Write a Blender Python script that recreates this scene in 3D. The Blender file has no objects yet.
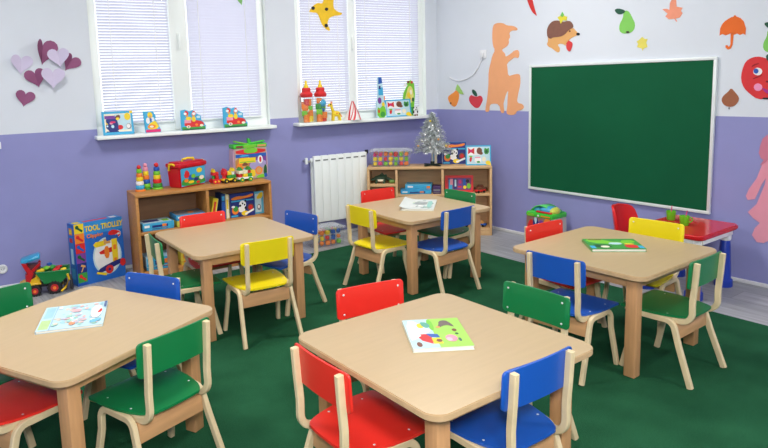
import bpy, bmesh, math, random
from mathutils import Vector, Matrix
random.seed(7)
S = bpy.context.scene
COL = S.collection
PI = math.pi
AL = math.atan(0.1016)          # the window wall is a little out of square with the board wall
CA, SA = math.cos(AL), math.sin(AL)
RL = -AL                        # rotation of things that stand square to the window wall
RR = -PI / 2                    # rotation of things that hang on the board wall
R2 = math.radians(-43.45)       # rotation of the corner shelf
def L(u, d, z): return (CA * u - SA * d, -SA * u - CA * d, z)
def S2(t, dep, z): return (-1.033 + .726 * t + .6877 * dep, -.142 - .6877 * t + .726 * dep, z)

# ------------------------------------------------------------------ materials
def lin(c):
    c /= 255.0
    return c / 12.92 if c <= .04045 else ((c + .055) / 1.055) ** 2.4
MATS = {}
def M(r, g, b, rough=.5, var=.05, scale=14, metal=0, kind='plain', bump=0, trans=0, spec=.5):
    key = (r, g, b, rough, var, scale, metal, kind, bump, trans, spec)
    if key in MATS: return MATS[key]
    m = bpy.data.materials.new('%s_%d_%d_%d' % (kind, r, g, b)); m.use_nodes = True
    nt = m.node_tree; N = nt.nodes; K = nt.links
    p = N['Principled BSDF']
    p.inputs['Roughness'].default_value = rough
    p.inputs['Metallic'].default_value = metal
    p.inputs['Specular IOR Level'].default_value = spec
    if trans: p.inputs['Transmission Weight'].default_value = trans
    base = (lin(r), lin(g), lin(b), 1)
    tc = N.new('ShaderNodeTexCoord')
    mp = N.new('ShaderNodeMapping'); K.new(tc.outputs['Object'], mp.inputs['Vector'])
    n = N.new('ShaderNodeTexNoise'); n.inputs['Scale'].default_value = scale; n.inputs['Detail'].default_value = 4
    K.new(mp.outputs['Vector'], n.inputs['Vector'])
    cr = N.new('ShaderNodeValToRGB')
    lo = [max(0, c * (1 - var)) for c in base[:3]] + [1]; hi = [min(1, c * (1 + var)) for c in base[:3]] + [1]
    cr.color_ramp.elements[0].color = lo; cr.color_ramp.elements[1].color = hi
    cr.color_ramp.elements[0].position = .3; cr.color_ramp.elements[1].position = .7
    K.new(n.outputs['Fac'], cr.inputs['Fac'])
    if kind == 'wood_x': mp.inputs['Scale'].default_value = (1, 9, 9)
    if kind == 'wood_y': mp.inputs['Scale'].default_value = (9, 1, 9)
    if kind == 'wood_z': mp.inputs['Scale'].default_value = (9, 9, 1)
    K.new(cr.outputs['Color'], p.inputs['Base Color'])
    if bump:
        bn = N.new('ShaderNodeBump'); bn.inputs['Strength'].default_value = bump; bn.inputs['Distance'].default_value = .01
        K.new(n.outputs['Fac'], bn.inputs['Height']); K.new(bn.outputs['Normal'], p.inputs['Normal'])
    MATS[key] = m
    return m
def clear_plastic(name, tint, fac, rough=.08):
    m = bpy.data.materials.new(name); m.use_nodes = True
    nt = m.node_tree; N = nt.nodes; K = nt.links; N.remove(N['Principled BSDF'])
    t = N.new('ShaderNodeBsdfTransparent'); t.inputs['Color'].default_value = (*tint, 1)
    g = N.new('ShaderNodeBsdfGlossy'); g.inputs['Roughness'].default_value = rough
    d = N.new('ShaderNodeBsdfDiffuse'); d.inputs['Color'].default_value = (.85, .88, .9, 1)
    nz = N.new('ShaderNodeTexNoise'); nz.inputs['Scale'].default_value = 6
    a = N.new('ShaderNodeMixShader'); a.inputs[0].default_value = fac
    mr = N.new('ShaderNodeMapRange'); mr.inputs['To Min'].default_value = fac * .8; mr.inputs['To Max'].default_value = fac * 1.2
    K.new(nz.outputs['Fac'], mr.inputs['Value']); K.new(mr.outputs['Result'], a.inputs[0])
    b = N.new('ShaderNodeMixShader'); b.inputs[0].default_value = .06
    K.new(t.outputs[0], a.inputs[1]); K.new(d.outputs[0], a.inputs[2])
    K.new(a.outputs[0], b.inputs[1]); K.new(g.outputs[0], b.inputs[2])
    K.new(b.outputs[0], N['Material Output'].inputs['Surface'])
    return m
def slat_material():
    m = bpy.data.materials.new('blind_slat'); m.use_nodes = True
    nt = m.node_tree; N = nt.nodes; K = nt.links; N.remove(N['Principled BSDF'])
    nz = N.new('ShaderNodeTexNoise'); nz.inputs['Scale'].default_value = 3
    cr = N.new('ShaderNodeValToRGB'); cr.color_ramp.elements[0].color = (.72, .71, .82, 1); cr.color_ramp.elements[1].color = (.78, .77, .87, 1)
    K.new(nz.outputs['Fac'], cr.inputs['Fac'])
    d = N.new('ShaderNodeBsdfDiffuse'); t = N.new('ShaderNodeBsdfTranslucent')
    K.new(cr.outputs['Color'], d.inputs['Color']); K.new(cr.outputs['Color'], t.inputs['Color'])
    a = N.new('ShaderNodeMixShader'); a.inputs[0].default_value = .5
    K.new(d.outputs[0], a.inputs[1]); K.new(t.outputs[0], a.inputs[2])
    K.new(a.outputs[0], N['Material Output'].inputs['Surface'])
    return m
def floor_material():
    m = bpy.data.materials.new('laminate_floor'); m.use_nodes = True
    nt = m.node_tree; N = nt.nodes; K = nt.links; p = N['Principled BSDF']; p.inputs['Roughness'].default_value = .38
    tc = N.new('ShaderNodeTexCoord')
    br = N.new('ShaderNodeTexBrick'); br.offset = .5
    br.inputs['Scale'].default_value = 1; br.inputs['Brick Width'].default_value = 1.2; br.inputs['Row Height'].default_value = .19
    br.inputs['Mortar Size'].default_value = .0015
    br.inputs['Color1'].default_value = (lin(184), lin(186), lin(188), 1); br.inputs['Color2'].default_value = (lin(166), lin(168), lin(170), 1)
    br.inputs['Mortar'].default_value = (lin(125), lin(126), lin(127), 1)
    mp0 = N.new('ShaderNodeMapping'); mp0.inputs['Rotation'].default_value = (0, 0, PI / 2)
    K.new(tc.outputs['Object'], mp0.inputs['Vector']); K.new(mp0.outputs['Vector'], br.inputs['Vector'])
    mp = N.new('ShaderNodeMapping'); mp.inputs['Scale'].default_value = (22, 1.2, 1)
    K.new(tc.outputs['Object'], mp.inputs['Vector'])
    nz = N.new('ShaderNodeTexNoise'); nz.inputs['Scale'].default_value = 2.2; nz.inputs['Detail'].default_value = 6
    K.new(mp.outputs['Vector'], nz.inputs['Vector'])
    cr = N.new('ShaderNodeValToRGB'); cr.color_ramp.elements[0].color = (.62, .62, .62, 1); cr.color_ramp.elements[1].color = (1.05, 1.05, 1.05, 1)
    cr.color_ramp.elements[0].position = .3; cr.color_ramp.elements[1].position = .7
    K.new(nz.outputs['Fac'], cr.inputs['Fac'])
    mx = N.new('ShaderNodeMix'); mx.data_type = 'RGBA'; mx.blend_type = 'MULTIPLY'; mx.inputs[0].default_value = 1
    K.new(br.outputs['Color'], mx.inputs[6]); K.new(cr.outputs['Color'], mx.inputs[7])
    K.new(mx.outputs[2], p.inputs['Base Color'])
    return m
def carpet_material():
    m = bpy.data.materials.new('carpet'); m.use_nodes = True
    nt = m.node_tree; N = nt.nodes; K = nt.links; p = N['Principled BSDF']; p.inputs['Roughness'].default_value = 1
    p.inputs['Specular IOR Level'].default_value = .05
    tc = N.new('ShaderNodeTexCoord')
    a = N.new('ShaderNodeTexNoise'); a.inputs['Scale'].default_value = 260; a.inputs['Detail'].default_value = 2
    b = N.new('ShaderNodeTexNoise'); b.inputs['Scale'].default_value = 5; b.inputs['Detail'].default_value = 5
    K.new(tc.outputs['Object'], a.inputs['Vector']); K.new(tc.outputs['Object'], b.inputs['Vector'])
    mx = N.new('ShaderNodeMath'); mx.operation = 'MULTIPLY_ADD'; mx.inputs[1].default_value = .7
    K.new(a.outputs['Fac'], mx.inputs[0])
    h = N.new('ShaderNodeMath'); h.operation = 'MULTIPLY'; h.inputs[1].default_value = .3
    K.new(b.outputs['Fac'], h.inputs[0]); K.new(h.outputs[0], mx.inputs[2])
    cr = N.new('ShaderNodeValToRGB')
    cr.color_ramp.elements[0].position = .36; cr.color_ramp.elements[1].position = .64
    cr.color_ramp.elements[0].color = (lin(27), lin(72), lin(47), 1); cr.color_ramp.elements[1].color = (lin(45), lin(102), lin(70), 1)
    K.new(mx.outputs[0], cr.inputs['Fac']); K.new(cr.outputs['Color'], p.inputs['Base Color'])
    bn = N.new('ShaderNodeBump'); bn.inputs['Strength'].default_value = .6; bn.inputs['Distance'].default_value = .004
    K.new(a.outputs['Fac'], bn.inputs['Height']); K.new(bn.outputs['Normal'], p.inputs['Normal'])
    return m

WALLW = M(217, 223, 231, .85, .015, 3)
WALLP = M(144, 146, 198, .8, .03, 4)
PVC = M(243, 249, 246, .35, .01, 5)
TOP = M(191, 166, 127, .34, .028, 5, kind='wood_x')
EDGE = M(206, 172, 130, .5, .08, 30)
BEECH = M(208, 156, 108, .45, .09, 6, kind='wood_z')
BEECHX = M(210, 160, 112, .45, .09, 6, kind='wood_x')
PLY = M(230, 208, 166, .45, .06, 20)
RED = M(236, 48, 38, .35, .03, 8)
BLUE = M(28, 88, 186, .35, .03, 8)
GREEN = M(12, 124, 68, .35, .03, 8)
YELLOW = M(246, 224, 24, .35, .03, 8)
WHITE = M(240, 240, 238, .5, .02)
BLACK = M(22, 22, 24, .5, .05)
STEEL = M(190, 190, 190, .3, .03, 20, metal=.8)
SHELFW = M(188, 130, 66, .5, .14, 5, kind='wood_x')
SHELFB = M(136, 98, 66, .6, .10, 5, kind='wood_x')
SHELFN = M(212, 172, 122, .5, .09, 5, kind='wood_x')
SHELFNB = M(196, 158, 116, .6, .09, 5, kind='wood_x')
def c3(s):
    """Short colour words for printed pictures and toys."""
    return PAL[s]
PAL = dict(red=M(214, 38, 40), blue=M(30, 90, 180), navy=M(28, 44, 120), sky=M(60, 170, 215), pale=M(190, 222, 232), green=M(56, 150, 60),
           lime=M(120, 200, 50), dgreen=M(20, 90, 50), yellow=M(240, 210, 40), orange=M(240, 130, 40), brown=M(120, 70, 48), purple=M(120, 60, 150),
           pink=M(232, 150, 170), magenta=M(214, 40, 110), white=M(242, 242, 240), cream=M(240, 232, 205), black=M(22, 22, 24), grey=M(130, 130, 135), tan=M(214, 160, 92), lilac=M(170, 160, 205))

# ------------------------------------------------------------------ mesh builder
class MB:
    def __init__(s): s.v = []; s.f = []; s.m = []; s.mats = []
    def slot(s, mat):
        if mat not in s.mats: s.mats.append(mat)
        return s.mats.index(mat)
    def add(s, vs, fs, mat):
        b = len(s.v); k = s.slot(mat)
        s.v += [tuple(v) for v in vs]
        for f in fs: s.f.append([b + i for i in f]); s.m.append(k)
        return s
    def bm(s, bm, mat):
        bm.verts.ensure_lookup_table(); bm.verts.index_update()
        s.add([v.co[:] for v in bm.verts], [[v.index for v in f.verts] for f in bm.faces], mat); bm.free(); return s
    def box(s, c, size, mat, bev=0, rot=None, seg=2):
        bm = bmesh.new(); bmesh.ops.create_cube(bm, size=1)
        for v in bm.verts: v.co = Vector((v.co.x * size[0], v.co.y * size[1], v.co.z * size[2]))
        if bev: bmesh.ops.bevel(bm, geom=list(bm.edges), offset=bev, segments=seg, affect='EDGES', profile=.5)
        if rot is not None:
            for v in bm.verts: v.co = rot @ v.co
        for v in bm.verts: v.co += Vector(c)
        return s.bm(bm, mat)
    def prism(s, pts, y0, y1, mat, plane='xz'):
        """Outline extruded between two depths; plane xz extrudes along y, xy along z, yz along x."""
        n = len(pts)
        def q(p, d): return {'xz': (p[0], d, p[1]), 'xy': (p[0], p[1], d), 'yz': (d, p[0], p[1])}[plane]
        vs = [q(p, y0) for p in pts] + [q(p, y1) for p in pts]
        fs = [list(range(n))[::-1], list(range(n, 2 * n))] + [[i, (i + 1) % n, n + (i + 1) % n, n + i] for i in range(n)]
        bm = bmesh.new(); vv = [bm.verts.new(v) for v in vs]
        for f in fs: bm.faces.new([vv[i] for i in f])
        bm.normal_update()
        bmesh.ops.triangulate(bm, faces=[f for f in bm.faces if len(f.verts) > 4], ngon_method='EAR_CLIP')
        bmesh.ops.recalc_face_normals(bm, faces=list(bm.faces))
        return s.bm(bm, mat)
    def lathe(s, prof, mat, c=(0, 0, 0), n=20, rot=None):
        vs = []; fs = []
        for r, z in prof:
            for i in range(n):
                a = 2 * PI * i / n; v = Vector((r * math.cos(a), r * math.sin(a), z))
                if rot is not None: v = rot @ v
                vs.append(v + Vector(c))
        for j in range(len(prof) - 1):
            for i in range(n):
                fs.append([j * n + i, j * n + (i + 1) % n, (j + 1) * n + (i + 1) % n, (j + 1) * n + i])
        fs.append(list(range(n))[::-1]); fs.append([(len(prof) - 1) * n + i for i in range(n)])
        return s.add(vs, fs, mat)
    def ball(s, c, r, mat, n=14, k=9):
        r = r if hasattr(r, '__len__') else (r, r, r)
        vs = []; fs = []
        for j in range(k + 1):
            t = PI * j / k
            for i in range(n):
                a = 2 * PI * i / n
                vs.append((c[0] + r[0] * math.sin(t) * math.cos(a), c[1] + r[1] * math.sin(t) * math.sin(a), c[2] + r[2] * math.cos(t)))
        for j in range(k):
            for i in range(n): fs.append([j * n + i, (j + 1) * n + i, (j + 1) * n + (i + 1) % n, j * n + (i + 1) % n])
        return s.add(vs, fs, mat)
    def cyl(s, a, b, r0, mat, r1=None, n=14):
        r1 = r0 if r1 is None else r1
        a = Vector(a); b = Vector(b); w = (b - a).normalized()
        u = w.orthogonal().normalized(); v = w.cross(u)
        vs = [];
        for c, r in ((a, r0), (b, r1)):
            for i in range(n):
                t = 2 * PI * i / n; vs.append(c + u * (r * math.cos(t)) + v * (r * math.sin(t)))
        return s.add(vs, [[i, (i + 1) % n, n + (i + 1) % n, n + i] for i in range(n)] + [list(range(n))[::-1], list(range(n, 2 * n))], mat)
    def tube(s, path, r, mat, n=8):
        P = [Vector(p) for p in path]; vs = []; fs = []
        for i, p in enumerate(P):
            w = (P[min(i + 1, len(P) - 1)] - P[max(i - 1, 0)]).normalized()
            ref = Vector((0, 0, 1)) if abs(w.z) < .9 else Vector((1, 0, 0))
            u = w.cross(ref).normalized(); v = u.cross(w)
            for k in range(n):
                t = 2 * PI * k / n; vs.append(p + u * (r * math.cos(t)) + v * (r * math.sin(t)))
        for i in range(len(P) - 1):
            for k in range(n): fs.append([i * n + k, i * n + (k + 1) % n, (i + 1) * n + (k + 1) % n, (i + 1) * n + k])
        fs += [list(range(n))[::-1], [(len(P) - 1) * n + k for k in range(n)]]
        return s.add(vs, fs, mat)
    def torus(s, c, R, r, mat, n=24, k=10, axis='z', arc=1.0):
        path = []
        m = int(n * arc)
        vs = []; fs = []
        for i in range(n):
            a = 2 * PI * i / n
            for j in range(k):
                b = 2 * PI * j / k; q = (R + r * math.cos(b))
                p = (q * math.cos(a), q * math.sin(a), r * math.sin(b))
                if axis == 'y': p = (p[0], p[2], p[1])
                if axis == 'x': p = (p[2], p[0], p[1])
                vs.append((c[0] + p[0], c[1] + p[1], c[2] + p[2]))
        for i in range(n):
            for j in range(k): fs.append([i * k + j, ((i + 1) % n) * k + j, ((i + 1) % n) * k + (j + 1) % k, i * k + (j + 1) % k])
        return s.add(vs, fs, mat)
    def strip(s, path, th, w, mat, xf, bev=.004):
        """Bent plywood strip: path of (y, z) points, thickness th in that plane, width w along x; xf gives x from z."""
        P = [Vector(p) for p in path]; rings = []
        hw, ht = w / 2, th / 2
        sec = [(-hw + bev, -ht), (hw - bev, -ht), (hw, -ht + bev), (hw, ht - bev), (hw - bev, ht), (-hw + bev, ht), (-hw, ht - bev), (-hw, -ht + bev)]
        for i, p in enumerate(P):
            t = (P[min(i + 1, len(P) - 1)] - P[max(i - 1, 0)]).normalized(); n = Vector((-t.y, t.x))
            rings.append([(xf(p.y) + a, p.x + n.x * b, p.y + n.y * b) for a, b in sec])
        vs = [v for r in rings for v in r]; k = len(sec); fs = []
        for i in range(len(P) - 1):
            for j in range(k): fs.append([i * k + j, i * k + (j + 1) % k, (i + 1) * k + (j + 1) % k, (i + 1) * k + j])
        fs += [list(range(k))[::-1], [(len(P) - 1) * k + j for j in range(k)]]
        return s.add(vs, fs, mat)
    def art(s, o, U, V, items, lift=.0004):
        """Printed patches on a face: o is its lower left corner, U and V its edges; patches in 0..1 of each edge."""
        o = Vector(o); U = Vector(U); V = Vector(V); n = U.cross(V).normalized()
        for k, (col, pts) in enumerate(items):
            q = [o + U * a + V * b + n * (lift + .00005 * k) for a, b in pts]
            bm = bmesh.new(); f = bm.faces.new([bm.verts.new(v) for v in q]); f.normal_update()
            if f.normal.dot(n) < 0: f.normal_flip()
            if len(q) > 4: bmesh.ops.triangulate(bm, faces=[f], ngon_method='EAR_CLIP')
            s.bm(bm, c3(col) if isinstance(col, str) else col)
        return s
    def text(s, body, size, mat, fr, depth=.001, align='CENTER', sx=1):
        cu = bpy.data.curves.new('lettering', 'FONT'); cu.body = body; cu.size = size; cu.align_x = align; cu.align_y = 'CENTER'; cu.extrude = depth; cu.offset = size * .03
        ob = bpy.data.objects.new('lettering', cu); COL.objects.link(ob)
        bpy.context.view_layer.update()
        me = ob.evaluated_get(bpy.context.evaluated_depsgraph_get()).to_mesh()
        vs = [fr @ Vector((v.co.x * sx, v.co.y, v.co.z)) for v in me.vertices]; fs = [list(p.vertices) for p in me.polygons]
        s.add(vs, fs, mat)
        bpy.data.objects.remove(ob); bpy.data.curves.remove(cu)
        return s
    def mesh(s, name, angle=40):
        me = bpy.data.meshes.new(name); me.from_pydata(s.v, [], s.f)
        for m in s.mats: me.materials.append(m)
        me.polygons.foreach_set('material_index', s.m)
        if angle:
            me.polygons.foreach_set('use_smooth', [True] * len(me.polygons)); me.set_sharp_from_angle(angle=math.radians(angle))
        me.update(); return me
    def build(s, name, parent=None, angle=40, loc=None, rz=0):
        o = bpy.data.objects.new(name, s.mesh(name, angle)); COL.objects.link(o)
        if parent is not None: o.parent = parent
        if loc is not None: o.location = loc; o.rotation_euler.z = rz
        return o
def tag(o, label, cat, group=None, kind=None):
    o['label'] = label; o['category'] = cat
    if group: o['group'] = group
    if kind: o['kind'] = kind
    return o
def thing(name, label, cat, loc, rz=0, group=None):
    o = bpy.data.objects.new(name, None); COL.objects.link(o); o.empty_display_size = .05
    o.location = loc; o.rotation_euler.z = rz
    return tag(o, label, cat, group)
def struct(o, label, cat):
    o['kind'] = 'structure'; o['label'] = label; o['category'] = cat; return o
def put(mesh, name, parent):
    o = bpy.data.objects.new(name, mesh); COL.objects.link(o); o.parent = parent; return o
def copy_tree(o, parent=None):
    c = o.copy(); COL.objects.link(c)
    if parent is not None: c.parent = parent
    for ch in list(o.children): copy_tree(ch, c)
    return c
# outlines
def E(cx, cy, rx, ry=None, n=18):
    ry = rx if ry is None else ry
    return [(cx + rx * math.cos(2 * PI * i / n), cy + ry * math.sin(2 * PI * i / n)) for i in range(n)]
def Q(x0, y0, x1, y1): return [(x0, y0), (x1, y0), (x1, y1), (x0, y1)]
def RRECT(w, h, r, n=6):
    o = []
    for cx, cy, a0 in ((w / 2 - r, h / 2 - r, 0), (-w / 2 + r, h / 2 - r, 90), (-w / 2 + r, -h / 2 + r, 180), (w / 2 - r, -h / 2 + r, 270)):
        for i in range(n + 1):
            a = math.radians(a0 + 90 * i / n); o.append((cx + r * math.cos(a), cy + r * math.sin(a)))
    return o
def arc(c, r, a0, a1, n=6):
    return [(c[0] + r * math.cos(math.radians(a0 + (a1 - a0) * i / n)), c[1] + r * math.sin(math.radians(a0 + (a1 - a0) * i / n))) for i in range(n + 1)]
def smooth(pts, it=2):
    for _ in range(it):
        o = []
        for i in range(len(pts)):
            a, b = pts[i], pts[(i + 1) % len(pts)]
            o += [(a[0] * .75 + b[0] * .25, a[1] * .75 + b[1] * .25), (a[0] * .25 + b[0] * .75, a[1] * .25 + b[1] * .75)]
        pts = o
    return pts

# ------------------------------------------------------------------ camera
cam = bpy.data.cameras.new('camera'); co = bpy.data.objects.new('camera', cam); COL.objects.link(co)
cam.sensor_width = 36; cam.lens = 640.98 / 768 * 36
cam.shift_x = (384 - 349.64) / 768; cam.shift_y = (170.11 - 224) / 768
cam.clip_start = .05
right = Vector(([0.804846, -0.592778, -0.028919])); up = Vector(([0.104559, 0.093663, 0.990098])); fwd = Vector(([0.5842, 0.799901, -0.137364]))
mw = Matrix((right, up, -fwd)).transposed().to_4x4(); mw.translation = (-4.5774, -4.7295, 1.4188)
co.matrix_world = mw
S.camera = co

# ------------------------------------------------------------------ room shell
BAND = 1.113
H = 2.9
def wall_cells(us, zs, holes, th, band=True):
    """Wall in local x (along) and z, front face at y=0, back at y=th; holes are (x0,x1,z0,z1)."""
    mb = MB()
    def hole(x, z): return any(a < x < b and c < z < d for a, b, c, d in holes)
    for i in range(len(us) - 1):
        for j in range(len(zs) - 1):
            x0, x1, z0, z1 = us[i], us[i + 1], zs[j], zs[j + 1]
            cx, cz = (x0 + x1) / 2, (z0 + z1) / 2
            if hole(cx, cz): continue
            m = WALLP if cz < BAND else WALLW
            mb.add([(x0, 0, z0), (x1, 0, z0), (x1, 0, z1), (x0, 0, z1)], [[0, 1, 2, 3]], m)
            mb.add([(x0, th, z0), (x1, th, z0), (x1, th, z1), (x0, th, z1)], [[3, 2, 1, 0]], m)
            for nx, nz, q in ((cx - (x1 - x0), cz, [(x0, 0, z0), (x0, 0, z1), (x0, th, z1), (x0, th, z0)]), (cx + (x1 - x0), cz, [(x1, 0, z1), (x1, 0, z0), (x1, th, z0), (x1, th, z1)])):
                pass
    for a, b, c, d in holes:
        for q in ([(a, 0, c), (a, th, c), (a, th, d), (a, 0, d)], [(b, 0, c), (b, 0, d), (b, th, d), (b, th, c)], [(a, 0, c), (b, 0, c), (b, th, c), (a, th, c)], [(a, 0, d), (a, th, d), (b, th, d), (b, 0, d)]):
            mb.add(q, [[0, 1, 2, 3]], PVC)  # reveals whiter than the wall: daylight on them is put into the colour
    x0, x1, z0, z1 = us[0], us[-1], zs[0], zs[-1]
    for q in ([(x0, 0, z0), (x0, 0, z1), (x0, th, z1), (x0, th, z0)], [(x1, 0, z0), (x1, th, z0), (x1, th, z1), (x1, 0, z1)], [(x0, 0, z1), (x1, 0, z1), (x1, th, z1), (x0, th, z1)], [(x0, 0, z0), (x0, th, z0), (x1, th, z0), (x1, 0, z0)]):
        mb.add(q, [[0, 1, 2, 3]], WALLW)
    return mb
W1 = (-3.262, -1.838, 1.06, 2.55); W2 = (-1.562, -.139, 1.06, 2.55)
o = wall_cells([-6.0, W1[0], W1[1], W2[0], W2[1], .0], [0, 1.06, BAND, 2.55, H], [W1, W2], .24).build('wall_left', angle=0, loc=(0, 0, 0), rz=RL)
struct(o, 'window wall painted purple below and white above', 'wall')
o = wall_cells([0, 6.4], [0, BAND, H], [], .2).build('wall_right', angle=0, loc=(0, 0, 0), rz=RR)
struct(o, 'board wall painted purple below and white above with paper cutouts', 'wall')
yb = -6.4; xl = -5.9
o = wall_cells([-6.1, .0], [0, BAND, H], [], .2).build('wall_back', angle=0, loc=(-6.0, yb, 0), rz=PI); 
o.location = (-6.02, yb, 0); struct(o, 'two-tone wall behind the viewpoint', 'wall')
o = wall_cells([0, 7.15], [0, BAND, H], [], .2).build('wall_side', angle=0, loc=(xl, yb - .1, 0), rz=PI / 2)
struct(o, 'two-tone wall at the left end of the room', 'wall')
fm = floor_material()
o = MB().box((-2.95, -2.9, -.05), (6.3, 7.6, .1), fm).build('floor', angle=0); struct(o, 'grey wood-look laminate floor', 'floor')
o = MB().box((-2.95, -2.9, H + .05), (6.3, 7.6, .1), M(235, 236, 236, .9, .01)).build('ceiling', angle=0); struct(o, 'plain white ceiling', 'ceiling')
BASEM = M(225, 226, 228, .5, .02)
o = MB().box((-2.95, -.007, .0125), (5.9, .014, .025), BASEM, .003).build('baseboard_left', loc=(0, 0, 0), rz=RL); struct(o, 'low white baseboard under the windows', 'baseboard')
o = MB().box((3.2, -.007, .0125), (6.35, .014, .025), BASEM, .003).build('baseboard_right', loc=(0, 0, 0), rz=RR); struct(o, 'low white baseboard under the green board', 'baseboard')
# rug
o = MB().box((-3.05, -3.05, .002), (4.68, 5.46, .004), carpet_material(), .0015).build('rug'); tag(o, 'large dark green carpet covering the floor under all the tables', 'rug')
RUG = .004

# ------------------------------------------------------------------ windows with blinds
SLAT = slat_material()
GLASS = clear_plastic('window_glass', (.97, .985, .98), .02, .02)
def make_window(nm, W, m0, m1, text):
    a, b, c, d = W
    rec = .05
    w = thing(nm, text, 'window', L(0, 0, 0), RL); w['kind'] = 'structure'
    f = MB(); y0 = rec; dp = .07; fw = .062
    f.box(((a + b) / 2, y0 + dp / 2, c + .035), (b - a, dp, .07), PVC, .006)
    f.box(((a + b) / 2, y0 + dp / 2, d - .03), (b - a, dp, .06), PVC, .006)
    for x in (a + fw / 2, b - fw / 2): f.box((x, y0 + dp / 2, (c + d) / 2), (fw, dp - .002, d - c - .01), PVC, .006)
    f.box(((m0 + m1) / 2, y0 + dp / 2 - .006, (c + d) / 2), (m1 - m0, dp + .012, d - c - .02), PVC, .008)
    for x0, x1 in ((a + fw, m0), (m1, b - fw)):
        for zz in (c + .085, d - .075): f.box(((x0 + x1) / 2, y0 + .03, zz), (x1 - x0, .05, .03), PVC, .005)
    f.build('window_frame', w)
    for x0, x1 in ((a + fw, m0), (m1, b - fw)):
        MB().box(((x0 + x1) / 2, y0 + .06, (c + d) / 2), (x1 - x0 + .01, .006, d - c - .1), GLASS).build('pane', w)
    h = MB(); hx = (m0 + m1) / 2; hz = 1.81
    h.box((hx, y0 - .016, hz), (.028, .012, .07), PVC, .005); h.box((hx, y0 - .034, hz - .04), (.02, .014, .12), PVC, .006); h.cyl((hx, y0 - .02, hz), (hx, y0 - .04, hz), .009, PVC)
    h.build('handle', w)
    return w
def make_sill(nm, u0, u1, text):
    s_ = MB().box(((u0 + u1) / 2, -.035, 1.051), (u1 - u0, .17, .028), PVC, .006)
    o = s_.build(nm, loc=L(0, 0, 0), rz=RL); struct(o, text, 'window sill')
    return o
make_window('window_1', W1, -2.655, -2.512, 'wide white framed window left of the corner pair, hearts on its left')
make_window('window_2', W2, -1.006, -.924, 'white framed window next to the room corner, above the radiator')
make_sill('trim_1', -3.285, -1.828, 'white window sill holding four picture puzzles')
make_sill('trim_2', -1.618, -.128, 'white window sill holding the two toy bottles')
def make_blind(u0, u1, label, tilt):
    b = thing('venetian_blind', label, 'blind', L((u0 + u1) / 2, -.036, 1.135), RL, 'white blinds in the windows')
    w = u1 - u0; sl = MB(); z = .02; hl = .0125
    c, s_ = math.cos(tilt), math.sin(tilt)
    while z < 1.38:
        vs = [];
        for x in (-w / 2, w / 2):
            for t, bow in ((-1, 0), (-.5, .0026), (0, .0036), (.5, .0026), (1, 0)):
                vs.append((x, -t * hl * c - bow * s_, z + t * hl * s_ + bow * c))
        sl.add(vs, [[i, i + 1, i + 6, i + 5] for i in range(4)], SLAT)
        z += .0222
    sl.build('slats', b, 60)
    MB().box((0, 0, .006), (w, .018, .012), PVC, .003).build('bottom_rail', b)
    MB().box((0, 0, 1.395), (w, .026, .03), PVC, .003).build('head_rail', b)
    for x in (-w / 2 + .09, w / 2 - .11):
        MB().cyl((x, -.0145, .0), (x, -.0145, 1.39), .003, WHITE, n=6).build('ladder_cord', b)
    return b
make_blind(-3.196, -2.66, 'white slatted blind above the puzzle board, leftmost pane of all', math.radians(40))
make_blind(-2.507, -1.905, 'white slatted blind behind the two train-shaped books', math.radians(56))
make_blind(-1.497, -1.012, 'white slatted blind behind the red-topped toy bottles and yellow cutout', math.radians(48))
make_blind(-.918, -.204, 'white slatted blind nearest the room corner, above the sea-blue puzzle', math.radians(44))

# ------------------------------------------------------------------ chairs
def chair_paths():
    # leg frame: an upside-down U of bent plywood; post frame: an L that carries seat and backrest
    leg = [(.160, .0), (.145, .07), (.116, .200)] + arc((.074, .240), .044, 12, 90, 6) + arc((-.035, .240), .044, 90, 160, 6) + [(-.100, .18), (-.166, 0)]
    post = [(-.152, .569), (-.147, .48), (-.140, .39)] + arc((-.090, .336), .051, 180, 268, 8) + [(.0, .285), (.140, .287)]
    return leg, post
LEGP, POSTP = chair_paths()
def chair_meshes():
    d = {}
    for s in (-1, 1):
        d['leg', s] = MB().strip(LEGP, .026, .020, PLY, lambda z, s=s: s * (.168 - .018 * min(1, z / .28)), .003).mesh('leg_frame')
        d['post', s] = MB().strip(POSTP, .025, .020, PLY, lambda z, s=s: s * .1265, .003).mesh('back_post')
    d['apron'] = MB().box((0, 0, 0), (.278, .018, .075), BEECHX, .003, Matrix.Rotation(math.radians(-6), 3, 'X')).mesh('apron')
    d['screw'] = MB().lathe([(.0045, 0), (.0045, .001), (.002, .0025)], M(235, 235, 235, .3, .02, metal=.3), n=10, rot=Matrix.Rotation(PI / 2, 3, 'X')).mesh('screw')
    d['screw_up'] = MB().lathe([(.0045, 0), (.0045, .001), (.002, .0025)], M(235, 235, 235, .3, .02, metal=.3), n=10).mesh('screw')
    return d
CM = chair_meshes()
def seat_mesh(mat):
    out = smooth([(-.162, .168), (-.160, .181), (-.147, .191), (.147, .191), (.160, .181), (.162, .168), (.162, .04), (.140, -.06), (.113, -.113), (.088, -.132), (-.088, -.132), (-.113, -.113), (-.140, -.06), (-.162, .04)], 1)
    mb = MB(); mb.prism(out, .2985, .308, mat, 'xy')
    bm = bmesh.new(); me = mb.mesh('seat'); bm.from_mesh(me)
    bmesh.ops.triangulate(bm, faces=list(bm.faces))
    bmesh.ops.subdivide_edges(bm, edges=[e for e in bm.edges if e.calc_length() > .05], cuts=3, use_grid_fill=True)
    for v in bm.verts:
        v.co.z += -.0035 * math.cos(min(1, abs(v.co.y - .03) / .12) * PI / 2) * max(0, 1 - (v.co.x / .15) ** 2) - max(0, v.co.y - .14) ** 2 * 2.0 + max(0, -v.co.y - .06) * .04
    bm.to_mesh(me); bm.free(); me.set_sharp_from_angle(angle=math.radians(40))
    return me
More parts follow.
